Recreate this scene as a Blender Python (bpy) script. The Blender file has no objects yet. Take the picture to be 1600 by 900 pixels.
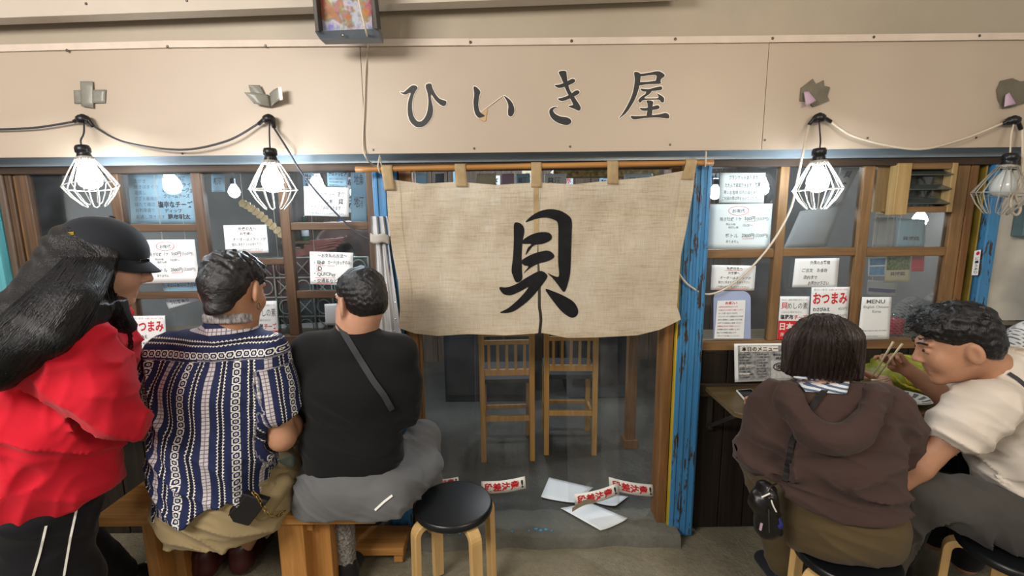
import bpy, bmesh, math, random
import numpy as np
from mathutils import Vector, Matrix
random.seed(7); RNG = np.random.default_rng(7)
SC = bpy.context.scene
COL = SC.collection
R = math.radians
# ------------------------------------------------------------------ camera
CAM_LOC = Vector((0.0, -2.1, 1.55)); TILT = 9.0; ROLL = -0.6; FPX = 720.0
cam_d = bpy.data.cameras.new('camera'); cam = bpy.data.objects.new('camera', cam_d); COL.objects.link(cam)
cam_d.sensor_width = 36.0; cam_d.lens = FPX/1600*36; cam_d.clip_start = 0.02
CAM_M = Matrix.Translation(CAM_LOC) @ Matrix.Rotation(R(90-TILT), 4, 'X') @ Matrix.Rotation(R(ROLL), 4, 'Z')
cam.matrix_world = CAM_M; SC.camera = cam
CAM_R = CAM_M.to_3x3()
# ------------------------------------------------------------------ view, world, lights
vs = SC.view_settings; vs.view_transform = 'Standard'; vs.look = 'None'; vs.gamma = 1.0; vs.use_curve_mapping = False; vs.exposure = 0.0
world = bpy.data.worlds.new('world'); SC.world = world; world.use_nodes = True
world.node_tree.nodes['Background'].inputs[0].default_value = (1.0, 0.93, 0.85, 1); world.node_tree.nodes['Background'].inputs[1].default_value = 0.33
def area(name, loc, target, size, power, col, sy=None):
    d = bpy.data.lights.new(name, 'AREA'); d.energy = power; d.color = col; d.shape = 'RECTANGLE'; d.size = size; d.size_y = sy or size
    o = bpy.data.objects.new(name, d); COL.objects.link(o); o.location = loc
    o.rotation_euler = (Vector(target)-Vector(loc)).to_track_quat('-Z', 'Y').to_euler(); o['kind'] = 'helper'
    return o
def point(name, loc, power, col, r=0.03):
    d = bpy.data.lights.new(name, 'POINT'); d.energy = power; d.color = col; d.shadow_soft_size = r
    o = bpy.data.objects.new(name, d); COL.objects.link(o); o.location = loc; o['kind'] = 'helper'
    return o
area('added_alley_light', (-1.8, -2.6, 2.5), (-0.8, -0.3, 1.3), 1.4, 76, (1.0, 0.93, 0.86), 0.5)  # unseen soft light added overhead behind the camera, no fixture modelled
area('added_alley_light', (1.5, -2.7, 2.35), (1.35, -0.7, 0.5), 1.2, 27, (1.0, 0.84, 0.66), 0.5)  # second unseen light added, aimed low so the sign gets less of it
point('warm_bulb_light', (1.02, -0.86, 2.14), 1.5, (1.0, 0.72, 0.36), 0.04)
point('interior_light', (-1.1, 0.9, 1.85), 48, (0.75, 0.88, 1.0), 0.08)
point('interior_light', (1.3, 0.8, 1.85), 26, (0.85, 0.92, 1.0), 0.08)
point('interior_light', (0.1, 1.6, 1.95), 24, (0.9, 0.94, 1.0), 0.08)
# ------------------------------------------------------------------ helpers
def P(px, py, y):
    """world point on the vertical plane Y=y that the photograph shows at pixel (px, py)"""
    d = CAM_R @ Vector(((px-800)/FPX, -(py-450)/FPX, -1.0))
    return CAM_LOC + d*((y-CAM_LOC.y)/d.y)
def PZ(px, py, z):
    d = CAM_R @ Vector(((px-800)/FPX, -(py-450)/FPX, -1.0))
    return CAM_LOC + d*((z-CAM_LOC.z)/d.z)
def V(*a): return Vector(a)
def C(h):
    h = h.lstrip('#'); c = [int(h[i:i+2], 16)/255 for i in (0, 2, 4)]
    return tuple(((x/12.92) if x <= 0.04045 else ((x+0.055)/1.055)**2.4) for x in c)
class MB:
    def __init__(s): s.v = []; s.f = []
    def add(s, vs, fs):
        b = len(s.v); s.v += [tuple(x) for x in vs]; s.f += [tuple(i+b for i in f) for f in fs]; return s
    def box(s, x0, x1, y0, y1, z0, z1):
        return s.add([(x0,y0,z0),(x1,y0,z0),(x1,y1,z0),(x0,y1,z0),(x0,y0,z1),(x1,y0,z1),(x1,y1,z1),(x0,y1,z1)],
                     [(0,3,2,1),(4,5,6,7),(0,1,5,4),(1,2,6,5),(2,3,7,6),(3,0,4,7)])
    def bar(s, a, b, w, t, up=(0,-1,0)):
        """rectangular bar from a to b; w across, t along 'up'"""
        a = Vector(a); b = Vector(b); d = (b-a).normalized(); u = Vector(up); u = (u-d*u.dot(d)).normalized(); r = d.cross(u)
        vs = [p + r*(sx*w/2) + u*(su*t/2) for p in (a, b) for sx, su in ((-1,-1),(1,-1),(1,1),(-1,1))]
        return s.add(vs, [(0,1,2,3),(7,6,5,4),(0,4,5,1),(1,5,6,2),(2,6,7,3),(3,7,4,0)])
    def tube(s, pts, r, n=8, cap=True, closed=False):
        pts = [Vector(p) for p in pts]; m = len(pts); rs = r if hasattr(r, '__len__') else [r]*m
        u = None; rings = []
        for i, p in enumerate(pts):
            if closed: d = pts[(i+1) % m]-pts[i-1]
            else: d = pts[min(i+1, m-1)]-pts[max(i-1, 0)]
            if d.length < 1e-9: d = Vector((0,0,1))
            d.normalize()
            if u is None:
                u = d.orthogonal().normalized()
            else:
                u = (u-d*u.dot(d)); u = u.normalized() if u.length > 1e-6 else d.orthogonal().normalized()
            w = d.cross(u)
            rings.append([p+(u*math.cos(2*math.pi*k/n)+w*math.sin(2*math.pi*k/n))*rs[i] for k in range(n)])
        vs = [q for rg in rings for q in rg]; fs = []
        for i in range(m if closed else m-1):
            j = (i+1) % m
            for k in range(n):
                fs.append((i*n+k, i*n+(k+1) % n, j*n+(k+1) % n, j*n+k))
        if cap and not closed:
            fs.append(tuple(range(n-1, -1, -1))); fs.append(tuple((m-1)*n+k for k in range(n)))
        return s.add(vs, fs)
    def lathe(s, prof, center, n=24, axis=(0,0,1)):
        """prof: list of (radius, height) along the axis"""
        ax = Vector(axis).normalized(); u = ax.orthogonal().normalized(); w = ax.cross(u); c = Vector(center); vs = []; fs = []
        for r, h in prof:
            for k in range(n):
                a = 2*math.pi*k/n; vs.append(c+ax*h+(u*math.cos(a)+w*math.sin(a))*max(r, 1e-5))
        for i in range(len(prof)-1):
            for k in range(n):
                fs.append((i*n+k, i*n+(k+1) % n, (i+1)*n+(k+1) % n, (i+1)*n+k))
        fs.append(tuple(range(n-1, -1, -1))); fs.append(tuple((len(prof)-1)*n+k for k in range(n)))
        return s.add(vs, fs)
    def grid(s, fn, nu, nv):
        vs = [fn(i/nu, j/nv) for j in range(nv+1) for i in range(nu+1)]
        return s.add(vs, [(j*(nu+1)+i, j*(nu+1)+i+1, (j+1)*(nu+1)+i+1, (j+1)*(nu+1)+i) for j in range(nv) for i in range(nu)])
    def poly(s, pts, depth=(0, 0.002, 0)):
        d = Vector(depth); n = len(pts); pts = [Vector(p) for p in pts]
        return s.add(pts+[p+d for p in pts], [tuple(range(n)), tuple(range(2*n-1, n-1, -1))]+[(i, n+i, n+(i+1) % n, (i+1) % n) for i in range(n)])
    def mesh(s, name):
        me = bpy.data.meshes.new(name); me.from_pydata([tuple(v) for v in s.v], [], s.f); me.validate(); return me
def link(name, me, mat=None, parent=None, smooth=False, bevel=0):
    o = bpy.data.objects.new(name, me); COL.objects.link(o)
    if mat is not None and not me.materials: me.materials.append(mat)
    if smooth: me.polygons.foreach_set('use_smooth', [True]*len(me.polygons))
    if bevel:
        m = o.modifiers.new('bevel', 'BEVEL'); m.width = bevel; m.segments = 2; m.limit_method = 'ANGLE'; m.angle_limit = R(40)
    if parent is not None:
        o.parent = parent
        o.matrix_parent_inverse = PINV.get(parent.name, Matrix.Identity(4))
    return o
PINV = {}
def build(mb, name, mat, parent=None, smooth=False, bevel=0, recalc=True):
    me = mb.mesh(name)
    if recalc:
        b = bmesh.new(); b.from_mesh(me); bmesh.ops.recalc_face_normals(b, faces=b.faces); b.to_mesh(me); b.free()
    o = link(name, me, mat, parent, smooth, bevel)
    if 'lettering' in name: o['kind'] = 'stuff'
    return o
def tag(o, label, cat, group=None):
    o['label'] = label; o['category'] = cat
    if group: o['group'] = group
    return o
def thing(name, label, cat, loc=(0,0,0), group=None):
    o = bpy.data.objects.new(name, None); COL.objects.link(o); o.location = loc; o.empty_display_size = 0.05
    PINV[o.name] = Matrix.Translation(-Vector(loc))
    return tag(o, label, cat, group)
def struct(o): o['kind'] = 'structure'; return o
def sempty(name, loc=(0,0,0)):
    o = bpy.data.objects.new(name, None); COL.objects.link(o); o.location = loc; PINV[o.name] = Matrix.Translation(-Vector(loc)); o['kind'] = 'structure'; o.empty_display_size = 0.05
    return o
# ---- materials -----------------------------------------------------------
class S:
    """tiny expression wrapper over shader math nodes"""
    def __init__(s, nt, k): s.nt = nt; s.k = k
    def _m(s, op, *a):
        n = s.nt.nodes.new('ShaderNodeMath'); n.operation = op
        for i, x in enumerate((s,)+a):
            if isinstance(x, S): s.nt.links.new(x.k, n.inputs[i])
            else: n.inputs[i].default_value = float(x)
        return S(s.nt, n.outputs[0])
    def __add__(s, o): return s._m('ADD', o)
    def __sub__(s, o): return s._m('SUBTRACT', o)
    def __mul__(s, o): return s._m('MULTIPLY', o)
    def __truediv__(s, o): return s._m('DIVIDE', o)
    def frac(s): return s._m('FRACT')
    def abs(s): return s._m('ABSOLUTE')
    def sin(s): return s._m('SINE')
    def gt(s, o): return s._m('GREATER_THAN', o)
    def lt(s, o): return s._m('LESS_THAN', o)
    def min(s, o): return s._m('MINIMUM', o)
    def max(s, o): return s._m('MAXIMUM', o)
    def pow(s, o): return s._m('POWER', o)
    def sqrt(s): return s._m('SQRT')
    def floor(s): return s._m('FLOOR')
    def mod(s, o): return s._m('FLOORED_MODULO', o)
def newmat(name):
    m = bpy.data.materials.new(name); m.use_nodes = True; nt = m.node_tree; nt.nodes.clear()
    out = nt.nodes.new('ShaderNodeOutputMaterial'); return m, nt, out
def N(nt, t, **kw):
    n = nt.nodes.new(t)
    for k, v in kw.items():
        if k in n.inputs: n.inputs[k].default_value = v
        else: setattr(n, k, v)
    return n
def coords(nt, scale=(1,1,1), kind='Object', rot=(0,0,0)):
    tc = N(nt, 'ShaderNodeTexCoord'); mp = N(nt, 'ShaderNodeMapping'); mp.inputs['Scale'].default_value = scale; mp.inputs['Rotation'].default_value = rot
    nt.links.new(tc.outputs[kind], mp.inputs[0]); return mp.outputs[0]
def noise(nt, vec, scale, detail=4, rough=0.6, dist=0):
    n = N(nt, 'ShaderNodeTexNoise'); n.inputs['Scale'].default_value = scale; n.inputs['Detail'].default_value = detail
    n.inputs['Roughness'].default_value = rough; n.inputs['Distortion'].default_value = dist; nt.links.new(vec, n.inputs['Vector']); return n.outputs['Fac']
def ramp(nt, fac, stops):
    n = N(nt, 'ShaderNodeValToRGB'); e = n.color_ramp.elements
    while len(e) < len(stops): e.new(0.5)
    for i, (p, c) in enumerate(stops): e[i].position = p; e[i].color = (*c, 1)
    nt.links.new(fac, n.inputs[0]); return n.outputs[0]
def mixc(nt, fac, a, b):
    n = N(nt, 'ShaderNodeMix'); n.data_type = 'RGBA'
    for i, x in ((6, a), (7, b)):
        if isinstance(x, (tuple, list)): n.inputs[i].default_value = (*x[:3], 1)
        else: nt.links.new(x, n.inputs[i])
    if isinstance(fac, (int, float)): n.inputs[0].default_value = fac
    else: nt.links.new(fac.k if isinstance(fac, S) else fac, n.inputs[0])
    return n.outputs[2]
def principled(nt, out, base, rough=0.6, metal=0.0, spec=0.5, bump=None, bumps=0.2, dist=0.01, **kw):
    b = N(nt, 'ShaderNodeBsdfPrincipled'); 
    if isinstance(base, (tuple, list)): b.inputs['Base Color'].default_value = (*base[:3], 1)
    else: nt.links.new(base, b.inputs['Base Color'])
    if isinstance(rough, (int, float)): b.inputs['Roughness'].default_value = rough
    else: nt.links.new(rough, b.inputs['Roughness'])
    b.inputs['Metallic'].default_value = metal; b.inputs['Specular IOR Level'].default_value = spec
    for k, v in kw.items(): b.inputs[k.replace('_', ' ')].default_value = v
    if bump is not None:
        bp = N(nt, 'ShaderNodeBump'); bp.inputs['Strength'].default_value = bumps; bp.inputs['Distance'].default_value = dist
        nt.links.new(bump, bp.inputs['Height']); nt.links.new(bp.outputs[0], b.inputs['Normal'])
    nt.links.new(b.outputs[0], out.inputs[0]); return b
def pm(name, col, rough=0.6, metal=0.0, var=0.12, scale=6.0, spec=0.5, bumps=0.0, bscale=60.0, stretch=(1,1,1), **kw):
    """plain surface with mottled colour and fine relief"""
    m, nt, out = newmat(name); col = C(col) if isinstance(col, str) else col
    v = coords(nt, stretch); f = noise(nt, v, scale)
    d = tuple(x*(1-var*1.6) for x in col); l = tuple(min(1, x*(1+var)) for x in col)
    base = ramp(nt, f, [(0.3, d), (0.7, l)])
    bp = noise(nt, v, bscale, 3) if bumps else None
    principled(nt, out, base, rough, metal, spec, bp, bumps, 0.01, **kw); return m
def wood(name, c0, c1, rough=0.6, axis='z', scale=1.0, bumps=0.25, spec=0.4, var=1.0):
    m, nt, out = newmat(name); c0 = C(c0); c1 = C(c1)
    st = {'x': (1.2, 22, 22), 'y': (22, 1.2, 22), 'z': (22, 22, 1.2)}[axis]; st = tuple(s*scale for s in st)
    v = coords(nt, st); f = noise(nt, v, 1.6, 6, 0.65, 0.6); f2 = noise(nt, coords(nt, (2.5, 2.5, 2.5)), 1.5, 3)
    base = ramp(nt, f, [(0.32, c0), (0.55, tuple((a+b)/2 for a, b in zip(c0, c1))), (0.72, c1)])
    base2 = mixc(nt, (S(nt, f2)*0.6*var), base, tuple(x*0.55 for x in c0))
    principled(nt, out, base2, rough, 0, spec, f, bumps, 0.004); return m
def glossmix(name, tint, transp=0.9, rough=0.03, haze=0.0, hazecol=(1,1,1)):
    """thin clear sheet: see-through with a Fresnel sheen and a little dust"""
    m, nt, out = newmat(name)
    tr = N(nt, 'ShaderNodeBsdfTransparent'); tr.inputs[0].default_value = (*tint, 1)
    gl = N(nt, 'ShaderNodeBsdfGlossy'); gl.inputs['Roughness'].default_value = rough
    fr = N(nt, 'ShaderNodeFresnel'); fr.inputs[0].default_value = 1.45
    mx = N(nt, 'ShaderNodeMixShader'); nt.links.new(fr.outputs[0], mx.inputs[0]); nt.links.new(tr.outputs[0], mx.inputs[1]); nt.links.new(gl.outputs[0], mx.inputs[2])
    last = mx
    if haze:
        df = N(nt, 'ShaderNodeBsdfDiffuse'); df.inputs[0].default_value = (*hazecol, 1); m2 = N(nt, 'ShaderNodeMixShader')
        nz = noise(nt, coords(nt), 9, 5); fac = (S(nt, nz)-0.25)*haze*2.0; fac = fac.max(0.0)
        nt.links.new(fac.k, m2.inputs[0]); nt.links.new(mx.outputs[0], m2.inputs[1]); nt.links.new(df.outputs[0], m2.inputs[2]); last = m2
    nt.links.new(last.outputs[0], out.inputs[0]); return m
def emit(name, col, strength):
    m, nt, out = newmat(name); e = N(nt, 'ShaderNodeEmission'); e.inputs[0].default_value = (*col, 1); e.inputs[1].default_value = strength
    nt.links.new(e.outputs[0], out.inputs[0]); return m
# ---- writing -------------------------------------------------------------
_tx = {}
def glyphs(s, weight=0.0):
    """triangles of a line of text, normalised to its bounding box"""
    key = (s, weight)
    if key not in _tx:
        c = bpy.data.curves.new('t', 'FONT'); c.body = s; c.resolution_u = 2; c.offset = weight; c.size = 1.0
        o = bpy.data.objects.new('t', c); COL.objects.link(o)
        me = bpy.data.meshes.new_from_object(o); v = np.array([x.co[:] for x in me.vertices]).reshape(-1, 3); f = [tuple(p.vertices) for p in me.polygons]
        bpy.data.objects.remove(o); bpy.data.curves.remove(c); bpy.data.meshes.remove(me)
        if len(v):
            lo = v.min(0); hi = v.max(0); asp = (hi[0]-lo[0])/max(hi[1]-lo[1], 1e-6)
            v = (v-lo)/np.maximum(hi-lo, 1e-6)
        else: asp = 1
        _tx[key] = (v, f, asp)
    return _tx[key]
def bil(c, u, v):
    """c: TL, TR, BR, BL corners; v runs down"""
    return (c[0]*(1-u)+c[1]*u)*(1-v)+(c[3]*(1-u)+c[2]*u)*v
def letter(mb, corners, s, u0, v0, u1, v1, weight=0.0, off=0.0012, slant=0.0, jit=0.0, lift=None):
    v, f, asp = glyphs(s, weight)
    if not len(v): return
    nrm = (corners[1]-corners[0]).cross(corners[3]-corners[0]).normalized()
    if nrm.y > 0: nrm = -nrm
    out = []
    for x, y, z in v:
        uu = u0+(u1-u0)*(x+slant*(y-0.5)); vv = v1+(v0-v1)*y
        if jit: vv += jit*math.sin(x*11.3+len(s)*3+v0*40)*(v1-v0)
        p = bil(corners, uu, vv)+nrm*off
        if lift: p = p+nrm*lift(uu, vv)
        out.append(p)
    mb.add(out, f)
def linefit(corners, s, h):
    """width in u of a line h (in v) tall that keeps its shape"""
    asp = glyphs(s)[2]; wu = (corners[1]-corners[0]).length; hv = (corners[3]-corners[0]).length
    return asp*h*hv/wu
def smoothpoly(pts, sub=4):
    n = len(pts); out = []
    for i in range(n):
        p0, p1, p2, p3 = (np.array(pts[(i+k-1) % n], float) for k in range(4))
        for t in range(sub):
            t = t/sub; out.append(0.5*((2*p1)+(-p0+p2)*t+(2*p0-5*p1+4*p2-p3)*t*t+(-p0+3*p1-3*p2+p3)*t**3))
    return out
def fillpoly(mb, pts, fn, cuts=0):
    """fill a closed 2-D outline and place its corners with fn(x, y)"""
    bm = bmesh.new(); vs = [bm.verts.new((p[0], p[1], 0)) for p in pts]
    f = bm.faces.new(vs); f.normal_update(); bmesh.ops.triangulate(bm, faces=[f], ngon_method='EAR_CLIP')
    for _ in range(cuts): 
        bmesh.ops.subdivide_edges(bm, edges=[e for e in bm.edges if e.calc_length() > 12], cuts=1); bmesh.ops.triangulate(bm, faces=bm.faces)
    bm.verts.index_update(); mb.add([fn(v.co.x, v.co.y) for v in bm.verts], [tuple(v.index for v in f.verts) for f in bm.faces]); bm.free()
def grow(pts, d):
    a = sum(pts[i][0]*pts[(i+1) % len(pts)][1]-pts[(i+1) % len(pts)][0]*pts[i][1] for i in range(len(pts))); sg = 1 if a > 0 else -1
    out = []; n = len(pts)
    for i in range(n):
        t = np.array(pts[(i+1) % n], float)-np.array(pts[i-1], float); l = np.hypot(*t)+1e-9; out.append(np.array(pts[i], float)+sg*d*np.array((t[1], -t[0]))/l)
    return out
def copy_tree(o, parent=None):
    c = o.copy(); COL.objects.link(c); c.parent = parent
    for ch in list(o.children):
        k = copy_tree(ch, c); k.matrix_parent_inverse = ch.matrix_parent_inverse.copy()
    return c
# ================================================================== MATERIALS
M = {}
def concrete(name, c0, c1, rough=0.75, wet=0.0):
    m, nt, out = newmat(name); v = coords(nt)
    f = noise(nt, v, 2.2, 6, 0.6, 0.3); g = noise(nt, v, 38, 5, 0.7); h = noise(nt, v, 160, 2)
    a = ramp(nt, f, [(0.3, C(c0)), (0.7, C(c1))]); sp = (S(nt, g)-0.5)*0.9
    b = mixc(nt, (S(nt, g)*0.75), a, tuple(x*0.55 for x in C(c0)))
    vo = N(nt, 'ShaderNodeTexVoronoi'); vo.inputs['Scale'].default_value = 1.7; vo.feature = 'DISTANCE_TO_EDGE'; nt.links.new(v, vo.inputs['Vector'])
    ht = (S(nt, f)*0.5+S(nt, g)*0.6+S(nt, h)*0.25)
    rg = (S(nt, f)*0.5+(rough-0.3))
    principled(nt, out, b, rg.k, 0, 0.5, ht.k, 0.55, 0.02); return m
M['alley'] = concrete('alley_concrete', '7a735f', 'aaa189', 0.72)
M['step'] = concrete('step_concrete', '5d5d55', '807f73', 0.65)
M['shopfloor'] = concrete('shop_floor_concrete', '4a4a47', '68685f', 0.5)
M['plaster'] = pm('soffit_plaster', 'b0a592', 0.5, var=0.07, scale=2, bumps=0.08, bscale=90)
M['panel'] = pm('painted_sign_panel', 'b9aa98', 0.42, var=0.035, scale=1.6, spec=0.45)
M['strip'] = pm('painted_edge_strip', 'd6c7b8', 0.5, var=0.06, scale=9, spec=0.4)
M['fascia'] = pm('upper_fascia_white', 'c3b8a9', 0.6, var=0.05, scale=4)
M['screw'] = pm('dull_steel', '6a645e', 0.4, metal=0.9, var=0.1)
M['flash'] = pm('grey_sheet_metal', '8f9ba3', 0.28, metal=0.15, var=0.12, scale=5, stretch=(0.6, 1, 5))
M['lintel'] = wood('dark_lintel_wood', '2d241d', '5a4636', 0.6, 'x')
M['oldwood_z'] = wood('aged_frame_wood', '4c3828', '7d6048', 0.5, 'z')
M['oldwood_x'] = wood('aged_frame_wood_rail', '4c3828', '7d6048', 0.5, 'x')
M['palewood_z'] = wood('pale_frame_wood', '6f5234', 'a88459', 0.55, 'z')
M['palewood_x'] = wood('pale_frame_wood_rail', '6f5234', 'a88459', 0.55, 'x')
M['plank'] = wood('dark_plank_wood', '1b1511', '3a2e25', 0.5, 'z', bumps=0.4)
M['plankin'] = wood('shop_wall_wood', '54473a', '857060', 0.6, 'z')
M['jamb'] = wood('door_jamb_wood', '6e4a28', 'a0764a', 0.55, 'z')
M['louvre_wood'] = wood('louvre_box_wood', 'a08452', 'd2b583', 0.55, 'z')
def peeling(name, col, under, amount):
    m, nt, out = newmat(name); v = coords(nt, (3, 3, 1)); f = noise(nt, v, 7, 7, 0.7, 0.5); g = noise(nt, coords(nt, (30, 30, 1.6)), 2.0, 5, 0.7)
    k = (S(nt, f)*0.6+S(nt, g)*0.55); msk = k.gt(amount)
    c = ramp(nt, g, [(0.3, tuple(x*0.75 for x in C(col))), (0.7, C(col))])
    base = mixc(nt, msk, c, C(under)); principled(nt, out, base, 0.45, 0, 0.5, k.k, 0.3, 0.01); return m
M['blue'] = peeling('peeling_blue_paint', '4389bd', '43372c', 0.645)
M['teal'] = peeling('peeling_teal_paint', '62b6c0', '6a4a38', 0.70)
M['white_wall'] = pm('dirty_white_board', 'c6c4ba', 0.6, var=0.16, scale=3.5, bumps=0.05)
M['grime_wall'] = pm('stained_wall_board', '85806f', 0.7, var=0.25, scale=5)
M['shopwall'] = pm('shop_interior_wall', '6d6a64', 0.7, var=0.2, scale=1.8)
M['shopceil'] = pm('shop_interior_ceiling', '7d7f80', 0.7, var=0.15, scale=1.5)
M['glass'] = glossmix('window_glass', (0.95, 0.97, 0.98), rough=0.02, haze=0.02, hazecol=(0.75, 0.85, 0.95))
M['vinyl'] = glossmix('clear_vinyl', (0.93, 0.94, 0.94), rough=0.12, haze=0.04, hazecol=(0.8, 0.85, 0.9))
M['paper'] = pm('white_paper', 'e9eef0', 0.7, var=0.02, scale=3, spec=0.2)
M['bpaper'] = pm('bluish_paper', 'd3e2e6', 0.6, var=0.03, scale=3, spec=0.3)
M['ink'] = pm('black_ink', '25252a', 0.6, var=0.1)
M['pencil'] = pm('grey_ink', '60656c', 0.6, var=0.1)
M['red'] = pm('red_ink', 'c8202e', 0.5, var=0.05)
M['redpaper'] = pm('red_print', 'd02a33', 0.5, var=0.04)
M['white'] = pm('white_paint', 'f0efe8', 0.5, var=0.03)
M['black'] = pm('black_plastic', '15161a', 0.3, var=0.1, spec=0.5)
M['sea'] = pm('letter_black', '17181b', 0.55, var=0.15, scale=20, spec=0.6)
# ================================================================== SETTING
YS = -0.14                                   # front of the sign board
def X(px, py, y=0.0): return P(px, py, y).x
def Z(py, y=0.0, px=800): return P(px, py, y).z
def bar_z(name, x0, x1, y0, y1, z0, z1, mat, parent=None, bevel=0.003):
    return build(MB().box(x0, x1, y0, y1, z0, z1), name, mat, parent, bevel=bevel)
# ground: alley slab with a worn, uneven top
def ground(u, v):
    x = -3.6+7.2*u; y = -4.6+4.8*v
    return (x, y, 0.004*math.sin(x*5.1+y*2)+0.004*math.sin(y*7.3-x*1.7)-0.006)
struct(build(MB().grid(ground, 60, 40), 'floor', M['alley'], smooth=True))
zf = 0.055
stx0, stx1 = X(560, 840), X(1046, 838)
def stepedge(u): return -0.135+0.008*math.sin(u*17)+0.006*math.sin(u*41)
mb = MB()
n = 40
top = [(stx0+(stx1-stx0)*i/n, stepedge(i/n)+0.012, zf+0.002*math.sin(i*1.7)) for i in range(n+1)]
low = [(p[0], p[1]-0.022, -0.02) for p in top]; mid = [(p[0], p[1]-0.012, zf-0.012) for p in top]; bk = [(p[0], 0.06, zf) for p in top]
mb.add(low+mid+top+bk, [(r*(n+1)+i, r*(n+1)+i+1, (r+1)*(n+1)+i+1, (r+1)*(n+1)+i) for r in range(3) for i in range(n)])
st = struct(build(mb, 'floor_step', M['step'], smooth=True))
# fallen flecks of blue paint on the step
mb = MB()
for px, py, s in [(826,829,.006),(838,826,.008),(845,828,.010),(853,827,.007),(800,830,.004),(718,833,.008),(862,829,.004),(700,834,.006)]:
    c = PZ(px, py, zf+0.004); k = 7; ring = [c+V(math.cos(a)*s*random.uniform(.6,1.5), math.sin(a)*s*random.uniform(.5,1.1), 0) for a in [2*math.pi*i/k for i in range(k)]]
    mb.add(ring+[p-V(0,0,.004) for p in ring], [tuple(range(k))]+[(i, (i+1) % k, k+(i+1) % k, k+i) for i in range(k)])
build(mb, 'paint_fleck', pm('blue_paint_fleck', '49a5d8', 0.6), st)
IY = 2.5                                      # back of the shop
struct(build(MB().box(-2.3, 2.3, 0.05, IY, zf-0.03, zf), 'floor_shop', M['shopfloor']))
struct(build(MB().box(-2.3, 2.3, 0.03, IY+0.1, 2.12, 2.18), 'ceiling_shop', M['shopceil']))
struct(build(MB().box(-2.35, -2.3, 0.0, IY, 0, 2.15), 'wall_left', M['shopwall']))
struct(build(MB().box(2.3, 2.35, 0.0, IY, 0, 2.15), 'wall_right', M['shopwall']))
wb = sempty('wall_back', (0, IY, 0))
w = 0.155
for i in range(30):
    x = -2.32+i*w
    build(MB().box(x+0.003, x+w-0.003, IY, IY+0.03, 0.0, 2.15), 'plank', M['plankin'], wb)
build(MB().box(-2.35, 2.35, IY+0.02, IY+0.06, 0, 2.15), 'backing', M['shopwall'], wb)
# ---- front wall under the windows, plank by plank
zs_r = Z(546, 0, 1250); zs_l = Z(540, 0, 350)
wf = sempty('wall_front', (0, 0, 0))
def planks(x0, x1, z1, pw):
    n = max(1, round((x1-x0)/pw)); pw = (x1-x0)/n
    for i in range(n):
        d = random.uniform(-0.003, 0.003)
        build(MB().box(x0+i*pw+0.002, x0+(i+1)*pw-0.002, -0.012+d, 0.012, 0.0, z1), 'plank', M['plank'], wf, bevel=0.003)
planks(X(1088, 700), X(1560, 620)+0.5, zs_r, 0.125)
planks(-2.3, X(596, 700), zs_l, 0.125)
build(MB().box(X(1088, 700), 2.3, 0.01, 0.05, 0, zs_r), 'backing', M['shopwall'], wf)
build(MB().box(-2.3, X(596, 700), 0.01, 0.05, 0, zs_l), 'backing', M['shopwall'], wf)
# ---- lintel, sheet-metal flashing, sign board, soffit
zl0 = Z(265, -0.02); zl1 = Z(249, -0.02)
struct(build(MB().box(-2.5, 2.6, -0.035, 0.04, zl0, zl1+0.01), 'lintel_beam', M['lintel'], bevel=0.004))
zsb = Z(238, YS); zst = Z(66, YS)
struct(build(MB().box(-2.5, 2.6, -0.05, -0.035, zl1-0.012, zsb+0.06), 'trim_1', M['flash']))
struct(build(MB().box(-2.5, 2.6, -0.13, -0.045, zsb+0.012, zsb+0.018), 'trim_2', M['flash']))
sign = thing('shop_sign_board', 'long beige painted sign board with black brush lettering above the doorway', 'sign', (0, YS, zsb))
seams = [-2.6, X(567, 150, YS), X(1196, 150, YS), 2.7]
for i in range(3):
    build(MB().box(seams[i]+0.0012, seams[i+1]-0.0012, YS, YS+0.006, zsb, zst), 'panel', M['panel'], sign)
build(MB().box(-2.6, 2.7, YS+0.007, YS+0.06, zsb+0.02, zst-0.01), 'backing', M['lintel'], sign)
# edge strip with its screws, in lengths that overlap
ylab = [-2.6, X(262, 70, YS), X(730, 66, YS), X(1205, 60, YS), 2.7]
es = sempty('trim_3', (0, YS, zst))
for i in range(4):
    dz = [-0.012, 0.004, 0.0, 0.0][i]; dz2 = [0.004, 0.0, 0.0, 0.0][i]
    a = V(ylab[i]-0.01, YS-0.006-0.002*(i % 2), zst+dz); b = V(ylab[i+1]+0.01, YS-0.006-0.002*(i % 2), zst+dz2)
    build(MB().bar(a, b, 0.026, 0.004), 'edge_strip', M['strip'], es, bevel=0.001)
def screwhead(px, py, y, parent, r=0.0055):
    c = P(px, py, y); build(MB().lathe([(r, 0), (r, 0.002), (r*0.6, 0.0035), (0, 0.0036)], c, 10, (0, -1, 0)), 'screw', M['screw'], parent)
for px, py in [(105,76),(262,70),(415,69),(735,63),(893,61),(1055,58),(1207,57),(1365,55),(1530,53)]: screwhead(px, py+3, YS-0.009, es)
for px, py in [(285,240),(583,234),(741,232),(891,229),(1047,226),(1195,219),(1525,215),(1355,216)]: screwhead(px, py, YS, sign, 0.0045)
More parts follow.
